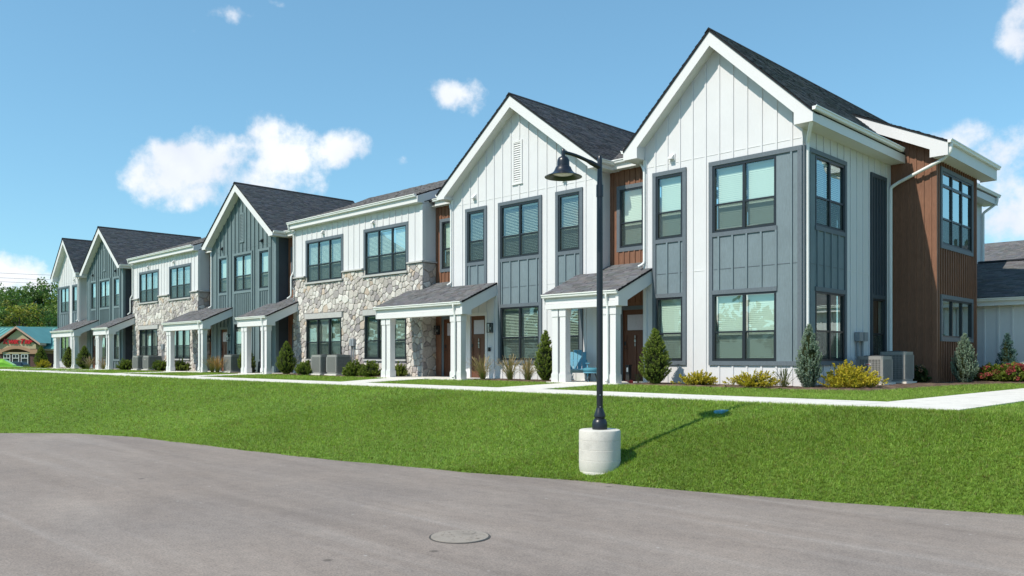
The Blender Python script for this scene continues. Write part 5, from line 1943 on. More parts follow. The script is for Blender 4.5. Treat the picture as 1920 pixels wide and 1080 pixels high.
def cone_plant(name, x, y, h, r, label, cat, kind, group=None, seed=0, z=.03):
    """upright evergreen: arborvitae or columnar juniper"""
    rng = np.random.default_rng(seed + 500)
    shoots = []
    n = int(230 * h * r / .3)
    for i in range(n):
        t = rng.uniform(0, 1) ** 1.15
        prof = (math.sin(min(1, (t + .06) * 2.6) * math.pi / 2) if t < .35 else 1.0) * (1 - max(0, (t - .25) / .75) ** 1.5) ** .9
        a = rng.uniform(0, 2 * math.pi)
        rr_ = r * max(prof, .02) * rng.uniform(.80, 1.12)
        z0 = z + .02 + t * h * .96
        tip = np.array([x + rr_ * math.cos(a), y + rr_ * math.sin(a), z0])
        if kind == 'juniper':
            d = np.array([math.cos(a) * .42, math.sin(a) * .42, 1.0])
            l = rng.uniform(.14, .30) * (1 if t < .85 else .8)
        else:
            d = np.array([math.cos(a) * .9, math.sin(a) * .9, .65])
            l = rng.uniform(.09, .17)
        d = d / np.linalg.norm(d)
        shoots.append((tip - d * l * .75, d, l))
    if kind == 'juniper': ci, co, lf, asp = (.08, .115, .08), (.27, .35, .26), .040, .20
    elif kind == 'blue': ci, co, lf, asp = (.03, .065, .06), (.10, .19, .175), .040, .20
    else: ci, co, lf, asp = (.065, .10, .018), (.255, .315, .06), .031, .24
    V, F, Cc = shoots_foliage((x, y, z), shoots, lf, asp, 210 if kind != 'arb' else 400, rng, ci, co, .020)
    st = MB()
    st.tube([(x, y, z - .05), (x, y, z + h * .5), (x, y, z + h * .8)], [.035, .022, .008], 8)
    # the dense dark inside that the shoots grow from
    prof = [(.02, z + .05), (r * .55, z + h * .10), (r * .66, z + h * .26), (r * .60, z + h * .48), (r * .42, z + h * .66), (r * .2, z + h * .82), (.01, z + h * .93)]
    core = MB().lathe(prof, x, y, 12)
    t = plant_obj(name, (x, y, z), label, cat, V, F, Cc, 'needle', group, st)
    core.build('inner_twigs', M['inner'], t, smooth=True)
    return t

def mound_plant(name, x, y, rx, ry, h, label, cat, ci, co, leaf=.045, asp=.38, nsh=120, group=None, seed=0, z=.03, per_m=150, sprawl=0.0, lmin=.16, lmax=.3):
    """rounded or sprawling shrub built of leafy shoots"""
    rng = np.random.default_rng(seed + 900)
    shoots = []
    for i in range(nsh):
        a = rng.uniform(0, 2 * math.pi)
        e = math.asin(rng.uniform(.05, 1))
        rr_ = rng.uniform(.72, 1.08)
        k = 1 + sprawl * rng.uniform(-.5, .5)
        tip = np.array([x + rx * rr_ * k * math.cos(e) * math.cos(a), y + ry * rr_ * k * math.cos(e) * math.sin(a), z + .03 + h * rr_ * math.sin(e) * (1 + sprawl * rng.uniform(-.45, .25))])
        org = np.array([x, y, z]) + (tip - np.array([x, y, z])) * .3
        d = tip - org
        d = d / np.linalg.norm(d) + np.array([0, 0, .18])
        l = rng.uniform(lmin, lmax)
        shoots.append((tip - d * l * .8, d, l))
    V, F, Cc = shoots_foliage((x, y, z), shoots, leaf, asp, per_m, rng, ci, co, .028, .55)
    st = MB()
    for i in range(5):
        a = i * 1.3
        st.tube([(x, y, z - .04), (x + rx * .35 * math.cos(a), y + ry * .35 * math.sin(a), z + h * .5)], [.016, .006], 6)
    t = plant_obj(name, (x, y, z), label, cat, V, F, Cc, 'leaf', group, st)
    core = MB()
    prof = [(.05, 0), (.62, .08), (.66, .3), (.5, .55), (.25, .70), (.01, .76)]
    core.lathe([(p[0], p[1]) for p in prof], 0, 0, 12)
    kc = .62 if sprawl else 1.0
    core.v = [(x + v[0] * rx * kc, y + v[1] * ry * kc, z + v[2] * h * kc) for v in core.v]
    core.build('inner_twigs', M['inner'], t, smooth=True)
    return t

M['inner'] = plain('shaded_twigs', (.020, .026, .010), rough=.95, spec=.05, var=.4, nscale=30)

def plume_grass(x, y, h, spread, label, seed, col=(.40, .30, .18), group=None, n=300, base=(.12, .18, .04), z=.03):
    rng = np.random.default_rng(seed + 1300)
    V, Cc = [], []
    for i in range(n):
        a = rng.uniform(0, 2 * math.pi)
        lean = abs(rng.normal(0, .55)) + .05
        L = h * rng.uniform(.45, 1.05)
        green = rng.uniform() < .45
        if green: L *= .55
        d = np.array([math.cos(a), math.sin(a), 0])
        s = np.array([-math.sin(a), math.cos(a), 0]) * rng.uniform(.004, .008)
        p0 = np.array([x, y, z]) + d * rng.uniform(0, .08)
        prev = None
        pts = []
        for k in range(4):
            t = k / 3
            pts.append(p0 + d * (math.sin(lean) * L * t ** 1.4 * spread) + np.array([0, 0, L * t * (1 - .25 * lean * t)]))
        c0 = np.array(base if green else (.22, .19, .08)) * rng.uniform(.7, 1.3)
        c1 = np.array((.16, .22, .05) if green else col) * rng.uniform(.7, 1.25)
        for k in range(3):
            w0 = 1 - k * .3
            w1 = 1 - (k + 1) * .3
            if not green and k == 2: w1, w0 = 1.6, 1.0
            V += [pts[k] - s * w0, pts[k] + s * w0, pts[k + 1] + s * w1, pts[k + 1] - s * w1]
            ca, cb = c0 + (c1 - c0) * k / 3, c0 + (c1 - c0) * (k + 1) / 3
            Cc += [ca, ca, cb, cb]
    V = np.array(V)
    F = np.arange(len(V)).reshape(-1, 4)
    return plant_obj('ornamental_grass', (x, y, z), label, 'grass clump', V, F, np.array(Cc), 'leaf', group, None, 'blades')

ARB = 'clipped evergreen cones along the fronts'
cone_plant('evergreen_shrub', -13.25, 18.85, 1.55, .43, 'green arborvitae cone between the numbered brown door and the white end house window', 'evergreen', 'arb', ARB, 1)
cone_plant('evergreen_shrub', -17.46, 18.95, 1.60, .34, 'green arborvitae cone against the paired columns of the porch with the blue chair', 'evergreen', 'arb', ARB, 2)
cone_plant('evergreen_shrub', -33.0, 18.75, 1.48, .42, 'green arborvitae cone at the corner where stone front meets the dark recess', 'evergreen', 'arb', ARB, 3)
cone_plant('evergreen_shrub', -37.4, 19.1, 1.35, .42, 'green arborvitae cone half hidden behind the columns of the blue grey house', 'evergreen', 'arb', ARB, 4)
cone_plant('evergreen_shrub', -58.9, 18.5, 1.55, .50, 'green arborvitae cone in front of the farther blue grey house door', 'evergreen', 'arb', ARB, 5)
cone_plant('evergreen_shrub', -63.6, 18.95, 1.55, .42, 'dark arborvitae cone behind the columns of the farthest porch', 'evergreen', 'arb', ARB, 6)
cone_plant('evergreen_shrub', -72.6, 19.6, 1.75, .5, 'light green evergreen cone standing apart in front of the shop', 'evergreen', 'arb', ARB, 7, z=-.02)
cone_plant('juniper', -9.03, 19.30, 1.52, .30, 'silvery green columnar juniper at the corner of the white end house', 'juniper', 'juniper', 'columnar junipers', 11)
cone_plant('juniper', -7.55, 26.2, 1.40, .33, 'silvery green columnar juniper in front of the brown bay window', 'juniper', 'juniper', 'columnar junipers', 12)
cone_plant('juniper', -7.22, 29.3, 1.50, .30, 'dark blue green columnar juniper against the white garage', 'juniper', 'blue', 'columnar junipers', 13)

YJ = dict(ci=(.16, .15, .016), co=(.56, .45, .035), leaf=.040, asp=.30, per_m=230, sprawl=.8, lmin=.14, lmax=.30)
YG_ = 'golden junipers in the mulch bed'
mound_plant('golden_juniper', -11.85, 18.85, .56, .40, .30, 'low golden juniper below the narrow grey window strip', 'juniper', nsh=110, group=YG_, seed=1, **YJ)
mound_plant('golden_juniper', -10.22, 18.80, .62, .42, .36, 'low golden juniper below the wide corner window', 'juniper', nsh=125, group=YG_, seed=2, **YJ)
mound_plant('golden_juniper', -8.2, 19.95, .52, .95, .42, 'big golden juniper spreading beside the air conditioner with the badge', 'juniper', nsh=230, group=YG_, seed=3, **YJ)
mound_plant('golden_juniper', -8.62, 20.5, .42, .5, .55, 'bushy golden juniper piled against the shaded side wall', 'juniper', nsh=120, group=YG_, seed=4, **YJ)
mound_plant('golden_juniper', -66.1, 18.0, .6, .5, .55, 'golden juniper at the shop end of the row', 'juniper', nsh=90, group=YG_, seed=5, **YJ)

SH = 'round leafy shrubs by the stone fronts'
SG = dict(ci=(.055, .085, .012), co=(.21, .26, .045), leaf=.050, asp=.42, per_m=170)
mound_plant('leafy_shrub', -31.05, 18.55, .52, .45, .55, 'green leafy shrub between evergreen cone and air conditioner', 'shrub', nsh=120, group=SH, seed=11, **SG)
mound_plant('leafy_shrub', -27.5, 18.62, .58, .45, .56, 'green leafy shrub on the porch side of the two air conditioners', 'shrub', nsh=130, group=SH, seed=12, **SG)
mound_plant('leafy_shrub', -26.35, 18.62, .52, .45, .54, 'green leafy shrub close to the wide porch columns', 'shrub', nsh=120, group=SH, seed=13, **SG)
mound_plant('leafy_shrub', -25.5, 19.35, .30, .30, .50, 'small green shrub behind the wide porch column', 'shrub', nsh=70, group=SH, seed=14, **SG)
mound_plant('leafy_shrub', -51.7, 18.55, .70, .5, .62, 'green shrub at the farther stone house beside the dark recess', 'shrub', nsh=110, group=SH, seed=15, **SG)
mound_plant('leafy_shrub', -46.5, 18.60, .62, .5, .56, 'green shrub at the farther stone house beside its porch column', 'shrub', nsh=110, group=SH, seed=16, **SG)
mound_plant('leafy_shrub', -44.5, 18.9, .55, .45, .60, 'green shrub behind the column of the farther wide porch', 'shrub', nsh=100, group=SH, seed=17, **SG)
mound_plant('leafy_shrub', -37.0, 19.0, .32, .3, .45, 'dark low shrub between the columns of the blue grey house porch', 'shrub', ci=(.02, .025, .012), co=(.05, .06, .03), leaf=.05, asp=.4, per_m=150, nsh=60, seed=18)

PG = 'tan plume grasses'
plume_grass(-20.0, 18.62, .85, 1.15, 'tan plume grass in front of the white door numbered 102', 1, group=PG)
plume_grass(-18.8, 18.7, .85, 1.1, 'tan plume grass below the centre window of the white gabled house', 2, group=PG)
plume_grass(-18.0, 18.7, .75, 1.1, 'tan plume grass beside the arborvitae cone of the white gabled house', 3, group=PG)
plume_grass(-39.75, 18.45, .85, 1.1, 'tan plume grass beside the column of the blue grey house', 4, group=PG, col=(.36, .28, .18))
plume_grass(-38.95, 18.35, .85, 1.0, 'rusty tan plume grass in front of the blue grey house door', 5, group=PG, col=(.46, .24, .09))
plume_grass(-57.4, 18.25, .9, 1.2, 'pinkish tan plume grass at the foot of the farther blue grey house', 6, group=PG, col=(.40, .29, .24), n=220)
plume_grass(-55.3, 18.5, .85, 1.2, 'tan plume grass between the columns of the farther blue grey house', 7, group=PG, col=(.40, .29, .2), n=180)
plume_grass(-9.45, 18.85, .50, 1.5, 'small dark spiky grass clump beside the corner juniper', 8, col=(.09, .12, .07), base=(.05, .08, .04), n=110)
plume_grass(-14.0, 19.1, .30, 1.3, 'thin green sprouts in the mulch near the watering can', 9, col=(.07, .12, .04), base=(.05, .08, .03), n=30)

def hydrangea(x, y, rx, ry, h, label, seed, nfl, fl=(.36, .075, .075), leaves=(.17, .22, .03), dark=False):
    ci, co = ((.015, .025, .008), (.035, .06, .015)) if dark else ((.04, .06, .012), leaves)
    t = mound_plant('hydrangea', x, y, rx, ry, h, label, 'hydrangea', ci, co, leaf=.075, asp=.42, nsh=int(200 * rx * ry / .3) + 30, per_m=75, seed=seed, group='hydrangeas', lmin=.14, lmax=.26)
    rng = np.random.default_rng(seed + 77)
    for k in range(nfl):
        a = rng.uniform(0, 2 * math.pi)
        e = rng.uniform(.15, 1.35)
        cx, cy, cz = x + rx * math.cos(e) * math.cos(a) * .98, y + ry * math.cos(e) * math.sin(a) * .98, .05 + h * math.sin(e) * 1.0
        n = 90
        d = rng.normal(size=(n, 3))
        d /= np.linalg.norm(d, axis=1, keepdims=True)
        r_ = rng.uniform(.055, .095)
        P = np.array([cx, cy, cz]) + d * r_ * np.array([1, 1, .75])
        V, F, Cc = leaf_cards(P, d + rng.normal(size=(n, 3)) * .8, .030, .5, rng, tint(fl, n, rng, .55, 1.5, .25))
        me = arr_mesh('flower_head', V - P.mean(0), F, M['leaf'], Cc)
        link_mesh('flower_head', me, t, tuple(P.mean(0)))
    return t
hydrangea(-6.78, 28.25, .62, .60, .50, 'red flowered hydrangea bush in front of the dark juniper by the garage', 21, 26)
hydrangea(-7.42, 28.35, .48, .55, .46, 'red flowered hydrangea bush between the silvery juniper and the dark juniper', 22, 18, fl=(.46, .12, .11))
hydrangea(-8.42, 25.12, .24, .28, .45, 'dark little hydrangea with faded pink heads by the brown bay', 23, 4, fl=(.36, .22, .17), dark=True)

# ------------------------------------------------------------------ lawn: every blade is geometry, far too many to count
def lawn():
    rng = np.random.default_rng(42)
    Vs, Cs = [], []
    bands = [(7.5, 12.5, 1200, 1.0, 7), (12.5, 18, 520, 1.15, 6), (18, 27, 170, 1.5, 6), (27, 42, 60, 2.1, 6), (42, 75, 20, 3.2, 6)]
    for (f0, f1, dens, sc_, nb) in bands:
        st = 1 / math.sqrt(dens)            # jittered grid: even cover without bald spots or clumps
        gx0, gx1 = max(-75.0, -f1 * 1.28), min(3.0, -f0 * .12)
        ax_ = np.arange(gx0, gx1, st)
        ay_ = np.arange(3.0, 27.0, st)
        X, Y = np.meshgrid(ax_, ay_)
        X, Y = X.ravel(), Y.ravel()
        fw = (Y - X) / R2
        keep = (fw > f0) & (fw < f1)
        X, Y = X[keep], Y[keep]
        X = X + rng.uniform(-.6, .6, len(X)) * st
        Y = Y + rng.uniform(-.6, .6, len(Y)) * st
        fw = (Y - X) / R2
        keep = np.abs((X + Y) / R2 / fw) < .78
        X, Y, fw = X[keep], Y[keep], fw[keep]
        ok = (Y > 3) & (Y < 19.0 + np.where(X > -9, 8, 0)) & (X > -74) & (X < 3)
        X, Y, fw = X[ok], Y[ok], fw[ok]
        d = edge_dist(X, Y)
        ok = d > rng.uniform(-.07, .06, len(X))
        for p in WALK_POLYS + BED_POLYS + SLAB_POLYS:
            ok &= ~in_poly(X, Y, p)
        ok &= ~((X > -9.45) & (X < -7.4) & (Y > 19.0))
        ok &= np.hypot(X - LX, Y - LY) > .30
        ok &= ~((np.abs(X + 6.9) < .075) & (np.abs(Y - 11.66) < .11))
        X, Y = X[ok], Y[ok]
        Z = ground_z(X, Y)
        m = len(X)
        patch = .5 + .5 * np.sin(X * .9 + 1.3 * np.sin(Y * .7)) * np.sin(Y * 1.1 + .8 * np.sin(X * .5))
        tone = tint((.256, .370, .070), m, rng, .70, 1.30, .10) * (.91 + .18 * patch)[:, None]
        dry = rng.uniform(size=m) < .05 + .03 * (np.sin(X * 2.1 + Y) * np.sin(Y * 1.7 - X * .6) > .55)
        tone[dry] = tint((.30, .29, .10), int(dry.sum()), rng, .7, 1.2)
        for b in range(nb):
            a = rng.uniform(0, 2 * math.pi, m)
            h = rng.uniform(.030, .068, m) * (sc_ ** .55)
            w = rng.uniform(.0026, .0048, m) * sc_
            lean = rng.uniform(.35, 1.5, m)
            ox, oy = rng.normal(0, .018 * sc_, m), rng.normal(0, .018 * sc_, m)
            px, py = X + ox, Y + oy
            dx, dy = np.cos(a), np.sin(a)
            p0 = np.stack([px - dy * w, py + dx * w, Z - .004], 1)
            p1 = np.stack([px + dy * w, py - dx * w, Z - .004], 1)
            p2 = np.stack([px + dx * lean * h, py + dy * lean * h, Z + h * (1.05 - .42 * lean)], 1)
            Vs.append(np.stack([p0, p1, p2], 1).reshape(-1, 3))
            c = tone * rng.uniform(.6, 1.4, (m, 1))
            Cs.append(np.stack([c * .70, c * .70, c * 1.12], 1).reshape(-1, 3))
    V = np.concatenate(Vs)
    Cc = np.concatenate(Cs)
    F = np.arange(len(V)).reshape(-1, 3)
    o = link_mesh('lawn_grass', arr_mesh('lawn_grass', V, F, M['grass'], Cc))
    tag(o, 'short mown green lawn on the bank and around the walks', 'grass', kind='stuff')
lawn()
# ------------------------------------------------------------------ the shop at the end of the street
def shop():
    F0 = 130.0
    px = (F0 - 1.2) / 1536.0
    def LP(x, f, z): return ground_pt((x - 960) * px, f, z)
    def Z(y): return EYE + (671 - y) * px
    g = -1.12
    base = LP(35, F0, g)
    t = thing('shop', base, 'cream and brick shop with teal metal roof and red lettering in its gable', 'shop')
    def pr(mb, pts, f0, f1):
        """outline in (x px, z) extruded in depth"""
        n = len(pts)
        A = [LP(x, f0, z) for (x, z) in pts]
        B = [LP(x, f1, z) for (x, z) in pts]
        mb.poly(A); mb.poly(B[::-1])
        for i in range(n):
            j = (i + 1) % n
            mb.poly([A[i], B[i], B[j], A[j]])
        return mb
    brick = brick_mat()
    cream = plain('shop_stucco_cream', (.44, .37, .24), rough=.9, var=.06)
    tan = plain('shop_stucco_tan', (.40, .235, .15), rough=.9, var=.06)
    pink = plain('shop_fascia_pink', (.50, .33, .27), rough=.7)
    teal = plain('teal_metal_roof', (.115, .30, .275), rough=.42, var=.08, nscale=.6)
    red = plain('sign_red', (.50, .010, .018), rough=.4)
    maroon = plain('maroon_trim', (.16, .02, .02), rough=.6)
    # long body and its brick base
    zt = Z(655)
    pr(MB(), [(-120, g), (150, g), (150, zt), (-120, zt)], F0 + 1.2, F0 + 16).build('wall', brick, t)
    pr(MB(), [(-120, Z(663)), (150, Z(663)), (150, Z(657)), (-120, Z(657))], F0 + 1.1, F0 + 1.19).build('band', tan, t)
    pr(MB(), [(-122, Z(657)), (152, Z(657)), (152, Z(653.5)), (-122, Z(653.5))], F0 + .4, F0 + 1.15).build('fascia', pink, t)
    # standing seam roof
    mb = MB()
    e, r = Z(654), Z(612.5)
    mb.poly([LP(-122, F0 + .3, e), LP(152, F0 + .3, e), LP(141, F0 + 9, r + .25), LP(-118, F0 + 9, r + .25)])
    mb.poly([LP(-118, F0 + 9, r + .25), LP(141, F0 + 9, r + .25), LP(152, F0 + 18, e), LP(-122, F0 + 18, e)])
    rf = mb.build('roof', teal, t)
    x = -120
    while x < 150:
        s = (x + 122) / 274.0
        xt = -118 + 259 * s
        MB().bar(LP(x, F0 + .3, e + .03), LP(xt, F0 + 9, r + .28), .05, .07).build('roof_seam', teal, rf)
        x += 9.2
    MB().bar(LP(-118, F0 + 9, r + .30), LP(141, F0 + 9, r + .30), .3, .12).build('ridge_cap', teal, rf)
    # gabled entrance block
    ax, az = 31.5, Z(617)
    ex, ez = 73, Z(646)
    lx = 2 * ax - ex
    bl, br = -3, 66
    zb = Z(654)
    pr(MB(), [(bl, zb), (br, zb), (br, ez), (ax, az - .1), (bl, ez)], F0 - 1.0, F0 + 3).build('gable_wall', cream, t)
    pr(MB(), [(bl - 1, g), (br + 3.5, g), (br + 3.5, Z(663.5)), (bl - 1, Z(663.5))], F0 - .9, F0 + 1.1).build('brick_front', brick, t)
    # arched tan band
    arc = []
    for i in range(13):
        u = i / 12
        arc.append((4 + 52 * u, Z(655) + 6.5 * px * math.sin(math.pi * u)))
    arc2 = [(x_, z_ - 5.5 * px) for (x_, z_) in arc]
    mb = MB()
    for i in range(12):
        pr(mb, [(arc[i][0], arc2[i][1]), (arc[i + 1][0], arc2[i + 1][1]), arc[i + 1], arc[i]], F0 - 1.25, F0 - .95)
    pr(mb, [(-4, Z(663.5)), (4, Z(663.5)), (4, Z(655)), (-4, Z(655))], F0 - 1.25, F0 - .95)
    pr(mb, [(56, Z(663.5)), (70, Z(663.5)), (70, Z(655)), (56, Z(655))], F0 - 1.25, F0 - .95)
    mb.build('arch_band', tan, t)
    mb = MB()
    pr(mb, [(4, Z(663.5)), (56, Z(663.5)), (56, Z(660.5)), (4, Z(660.5))], F0 - 1.1, F0 - .92)
    mb.build('lintel', cream, t)
    # gable rakes
    for (x0, x1) in ((ax, ex + 4), (ax, lx - 4)):
        z1 = az - (abs(x1 - ax) / (ex - ax)) * (az - ez)
        mb = MB()
        pr(mb, [(ax, az + .45), (x1, z1 + .45), (x1, z1 + .12), (ax, az + .12)], F0 - 1.5, F0 + .2)
        mb.build('rake_board', pink, t)
        mb = MB()
        pr(mb, [(ax, az + .12), (x1, z1 + .12), (x1, z1 + .02), (ax, az + .02)], F0 - 1.3, F0 + .2)
        mb.build('rake_trim', maroon, t)
        mb = MB()
        mb.poly([LP(ax, F0 - 1.5, az + .47), LP(x1, F0 - 1.5, z1 + .47), LP(x1, F0 + 1.6, z1 + .47), LP(ax, F0 + 8.4, az + .47)])
        mb.build('gable_roof', teal, t)
    # shop windows
    for (a, b) in ((5, 18), (21.5, 34.5), (38, 51.5)):
        mb = MB()
        z0, z1 = Z(683), Z(664)
        zm = Z(671.5)
        for (xa, xb, za, zb_) in ((a, a + 1.2, z0, z1), (b - 1.2, b, z0, z1), (a, b, z0, z0 + .1), (a, b, z1 - .1, z1), (a, b, zm - .05, zm + .05), ((a + b) / 2 - .4, (a + b) / 2 + .4, zm, z1)):
            pr(mb, [(xa, za), (xb, za), (xb, zb_), (xa, zb_)], F0 - 1.05, F0 - .95)
        w = mb.build('window', M['trim_white'], t)
        pr(MB(), [(a, z0), (b, z0), (b, z1), (a, z1)], F0 - .93, F0 - .915).build('pane', M['shop_glass'], w)
    # lettering
    mb = MB()
    def put(s, x_px, z, size):
        v, fs = text_mesh(s, size, .06, .28, .05)
        b = len(mb.v)
        for p in v:
            q = ground_pt((x_px - 960) * px + p[0], F0 - 1.12 - p[2], z + p[1])
            mb.v.append(tuple(q))
        mb.f += [tuple(b + i for i in f) for f in fs]
        mb.c += [None] * len(fs)
        return (v[:, 0].max()) / px
    zl = Z(644.2)
    x = 5.0
    for (s, sz) in (('K', 1.02), ('WIK', .82), (' ', 0), ('T', 1.02), ('RIP', .82)):
        if s == ' ':
            x += 1.0
            continue
        x += put(s, x, zl, sz) - 1.2
    mb.build('sign_lettering', red, t)
    return t

def brick_mat():
    m, nt, b = new_mat('shop_brick')
    v = coords(nt, (1, 1, 1))
    br = nd(nt, 'ShaderNodeTexBrick', Scale=3.0)
    br.inputs['Color1'].default_value = (.085, .035, .035, 1)
    br.inputs['Color2'].default_value = (.12, .05, .045, 1)
    br.inputs['Mortar'].default_value = (.16, .12, .11, 1)
    nt.links.new(v, br.inputs['Vector'])
    nt.links.new(br.outputs[0], b.inputs['Base Color'])
    b.inputs['Roughness'].default_value = .9
    return m
M['shop_glass'] = plain('shop_window_glass', (.02, .03, .035), rough=.12, spec=.45, var=.3, nscale=1.2)
shop()

# ------------------------------------------------------------------ parked cars in the shop's lot
def car(lat, fwd, ang, col, label, seed, zs=1.0, panel=False):
    g = -1.12
    pos = ground_pt(lat, fwd, g)
    body_m = plain('car_paint_' + str(seed), col, rough=.25, spec=.6, var=.02)
    t = thing('parked_car', pos, label, 'car', "cars in the shop's lot")
    P0, ax, ay = oriented(pos, ang)
    def P(x, y, z): return P0(x, y, z * zs)
    up = Vector((0, 0, 1))
    def loft(secs, name, mat, parent):
        mb = MB()
        rings = []
        for (y, w, z0, z1, wt) in secs:
            rings.append([P(-w, y, z0), P(w, y, z0), P(w, y, z0 + (z1 - z0) * .55), P(wt, y, z1), P(-wt, y, z1), P(-w, y, z0 + (z1 - z0) * .55)])
        for a, b in zip(rings[:-1], rings[1:]):
            for i in range(6):
                j = (i + 1) % 6
                mb.poly([a[i], a[j], b[j], b[i]])
        mb.poly(rings[0][::-1]); mb.poly(rings[-1])
        return mb.build(name, mat, parent, smooth=True, sharp=35)
    loft([(-2.15, .70, .35, .62, .62), (-2.0, .84, .28, .76, .74), (-1.1, .88, .22, .92, .80), (0, .89, .22, .95, .82), (1.4, .88, .24, .94, .80), (2.0, .84, .3, .90, .74), (2.12, .72, .4, .8, .62)], 'body', body_m, t)
    gh = loft([(-1.05, .74, .90, .93, .70), (-.35, .74, .90, 1.42, .56), (.7, .74, .90, 1.44, .56), (1.5, .72, .90, 1.02, .62)], 'cabin', body_m if panel else M['shop_glass'], t)
    loft([(-.42, .585, 1.395, 1.43, .55), (.2, .60, 1.41, 1.47, .55), (.78, .585, 1.395, 1.45, .55)], 'roof_panel', body_m, gh)
    for sx in (-1, 1):
        for y in (-1.3, 1.32):
            mb = MB()
            c0, c1 = P(sx * .70, y, .32), P(sx * .90, y, .32)
            mb.tube([c0, c1], .32, 18)
            w = mb.build('wheel', M['black'], t)
            MB().tube([P(sx * .885, y, .32), P(sx * .915, y, .32)], .19, 12).build('rim', M['chrome'], w)
        MB().obox(P(sx * .62, -2.08, .66), ax, ay, up, .14, .05, .06).build('headlight', M['paper'], t)
        MB().obox(P(sx * .66, 2.07, .74), ax, ay, up, .12, .05, .06).build('tail_light', M['red'], t)
car((32 - 960) / 1536 * 82, 82, rad(45) + rad(8), (.012, .013, .016), 'black car showing only its roof and windows beyond the lawn edge', 1)
car((-9 - 960) / 1536 * 73, 73, rad(45) - rad(70), (.30, .62, .06), 'lime green van with a rounded cab parked in front of the shop', 2, 1.22, True)

# ------------------------------------------------------------------ wooded slope behind the shop
def hill_strip(name, az0, az1, r0, r1, h, mat, segs=24, rows=8):
    """rising ground between two radii around the place, azimuth in degrees to the right of the view"""
    V, F = [], []
    for i in range(segs + 1):
        a = rad(az0 + (az1 - az0) * i / segs)
        for j in range(rows + 1):
            s = j / rows
            r = r0 + (r1 - r0) * s
            p = ground_pt(r * math.sin(a), r * math.cos(a), 0)
            z = -1.3 + (h + 1.3) * (s * s * (3 - 2 * s)) * (1 + .08 * math.sin(i * 1.7))
            V.append((p.x, p.y, z))
    for i in range(segs):
        for j in range(rows):
            a = i * (rows + 1) + j
            F.append((a, a + rows + 1, a + rows + 2, a + 1))
    o = link_mesh(name, arr_mesh(name, np.array(V), np.array(F), mat, smooth=True))
    tag(o, kind='structure')
hill_strip('hill', -52, -26, 150, 235, 9, M['turf'])
hill_strip('hill', 36, 75, 62, 150, 7.5, M['meadow'])

def broadleaf(pos, h, r, seed, label, group, tone=(.075, .115, .028), nclump=46, nleaf=52, leaf=.42):
    rng = np.random.default_rng(seed + 2000)
    x, y, z = pos
    t = thing('broadleaf_tree', pos, label, 'tree', group)
    st = MB()
    st.tube([(x, y, z - .3), (x + .1, y, z + h * .3), (x, y + .1, z + h * .7)], [.32, .24, .10], 8)
    for k in range(6):
        a = k * 1.05 + rng.uniform(0, .5)
        st.tube([(x, y, z + h * (.28 + .06 * k)), (x + r * .65 * math.cos(a), y + r * .65 * math.sin(a), z + h * (.50 + .06 * k))], [.12, .03], 6)
    st.build('trunk', M['bark'], t)
    Ps, Ds, Cs = [], [], []
    for c in range(nclump):
        d = rng.normal(size=3)
        d /= np.linalg.norm(d)
        cen = np.array([x, y, z + h * .60]) + d * np.array([r, r, h * .40]) * rng.uniform(.45, 1.0)
        if cen[2] < z + h * .12: continue
        cr = rng.uniform(.16, .30) * r
        n = nleaf
        e = rng.normal(size=(n, 3))
        e /= np.linalg.norm(e, axis=1, keepdims=True)
        P = cen + e * cr * rng.uniform(.55, 1.05, (n, 1))
        Ps.append(P)
        Ds.append(e + rng.normal(size=(n, 3)) * .6)
        Cs.append(tint(tone, n, rng, .6, 1.35, .10) * rng.uniform(.75, 1.25))
    V, F, Cc = leaf_cards(np.concatenate(Ps), np.concatenate(Ds), leaf, .45, rng, np.concatenate(Cs))
    me = arr_mesh('crown', V - np.array(pos), F, M['leaf'], Cc)
    link_mesh('crown', me, t, pos)
    return t

TR = 'trees on the slope behind the shop'
rt = random.Random(9)
tones = [(.135, .225, .062), (.165, .255, .072), (.11, .19, .060), (.19, .26, .068)]
for k in range(13):
    pxx = -70 + k * 17 + rt.uniform(-6, 6)
    fw = rt.uniform(188, 205)
    hh = rt.uniform(12, 14.5)
    top = {0: 538, 1: 534, 2: 536, 3: 541, 4: 534, 5: 535, 6: 538, 7: 540, 8: 538, 9: 530, 10: 527, 11: 528, 12: 530}[k] + rt.uniform(-3, 3)
    zt = EYE + (671 - top) * fw / 1536
    p = ground_pt((pxx - 960) / 1536 * fw, fw, zt - hh)
    broadleaf(tuple(p), hh, rt.uniform(4.4, 5.6), k, 'dark green broadleaf tree on the slope behind the teal roofed shop', TR, tones[k % 4])
for k in range(12):
    pxx = -70 + k * 18 + rt.uniform(-6, 6)
    fw = rt.uniform(160, 172)
    hh = rt.uniform(7.5, 10)
    top = rt.uniform(562, 578)
    zt = EYE + (671 - top) * fw / 1536
    p = ground_pt((pxx - 960) / 1536 * fw, fw, min(zt - hh, 1.5))
    autumn = k in (6, 8)
    broadleaf(tuple(p), zt - min(zt - hh, 1.5), rt.uniform(3.2, 4.4), 60 + k, 'bright yellow green bushy tree in front of the darker wooded slope' if autumn else 'mid green bushy tree low on the slope just behind the shop roof',
              'bright bushy trees behind the shop' if autumn else TR + ', lower edge', (.30, .30, .06) if autumn else tones[(k + 1) % 4], nclump=34, nleaf=46, leaf=.36)

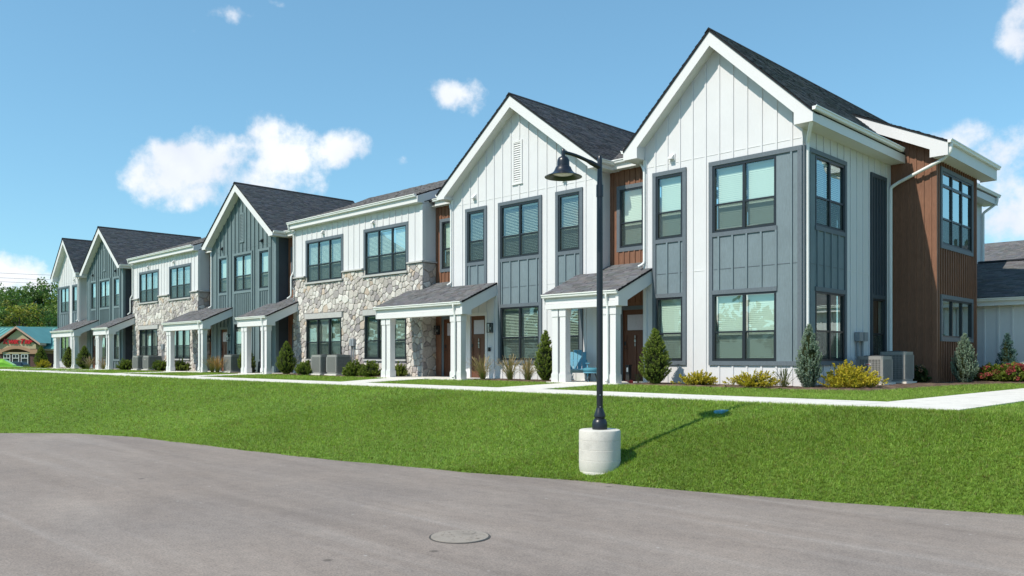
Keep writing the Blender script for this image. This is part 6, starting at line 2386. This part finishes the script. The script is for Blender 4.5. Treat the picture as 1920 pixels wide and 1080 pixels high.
# ------------------------------------------------------------------ woods that close the view all round; they stand out of the frame and show in the window panes
def woodland(name, az0, az1, r0, r1, zlo, zhi, n, size, seed, tone=(.055, .090, .022)):
    rng = np.random.default_rng(seed + 3000)
    ncl = n // 40
    a = np.radians(rng.uniform(az0, az1, ncl))
    r = rng.uniform(r0, r1, ncl)
    zt = rng.uniform(.35, 1.0, ncl) ** .7
    cen = np.stack([(CAMR.x * np.sin(a) + CAMF.x * np.cos(a)) * r, (CAMR.y * np.sin(a) + CAMF.y * np.cos(a)) * r, zlo + (zhi - zlo) * zt * (.85 + .15 * np.sin(a * 37))], 1)
    e = rng.normal(size=(ncl, 40, 3))
    e /= np.linalg.norm(e, axis=2, keepdims=True)
    P = (cen[:, None, :] + e * rng.uniform(1.6, 3.2, (ncl, 1, 1)) * rng.uniform(.5, 1.05, (ncl, 40, 1))).reshape(-1, 3)
    col = tint(tone, ncl * 40, rng, .6, 1.35, .1) * np.repeat(rng.uniform(.7, 1.3, (ncl, 1)), 40, 0)
    V, F, Cc = leaf_cards(P, e.reshape(-1, 3) + rng.normal(size=(ncl * 40, 3)) * .6, size, .5, rng, col)
    o = link_mesh(name, arr_mesh(name, V, F, M['leaf'], Cc))
    tag(o, 'green woodland closing the view beyond the lots', 'woodland', kind='stuff')
woodland('woodland', 80, 300, 95, 125, -1, 9, 26000, 1.1, 1)
woodland('woodland', 38, 74, 140, 165, 5, 21, 16000, 1.2, 2)

# ------------------------------------------------------------------ overhead line
def pole_at(lat, fwd, top, label):
    p = ground_pt(lat, fwd, -1.12)
    t = thing('utility_pole', p, label, 'utility pole', 'utility poles')
    MB().tube([(p.x, p.y, -1.3), (p.x, p.y, top + .6)], [.16, .11], 10).build('mast', M['bark'], t)
    d = CAMF * 1.1
    MB().bar((p.x - d.x, p.y - d.y, top), (p.x + d.x, p.y + d.y, top), .09, .11).build('crossarm', M['bark'], t)
    return p
FW = 118.0
z1 = EYE + (671 - 508) * FW / 1536
pa = pole_at((-260 - 960) / 1536 * FW, FW, z1 + 1.0, 'wooden utility pole carrying the overhead wires beyond the shop lot')
pb = pole_at((330 - 960) / 1536 * FW, FW, z1 - 1.0, 'wooden utility pole behind the stone fronted houses')
for k, (off, dz) in enumerate(((-.9, .12), (.0, -.55), (.9, -1.05))):
    A = Vector((pa.x, pa.y, z1 + 1.0 + (.06 if k == 0 else dz))) + CAMF * off
    B = Vector((pb.x, pb.y, z1 - 1.0 + (.06 if k == 0 else dz))) + CAMF * off
    pts = []
    for i in range(25):
        s = i / 24
        q = A.lerp(B, s)
        q.z -= 1.1 * 4 * s * (1 - s) * .5
        pts.append(q)
    o = MB().tube(pts, .022, 5).build('overhead_wire', M['wire'])
    tag(o, ['highest', 'middle', 'lowest'][k] + ' of three thin overhead wires crossing the sky above the wooded slope', 'wire', 'overhead wires')
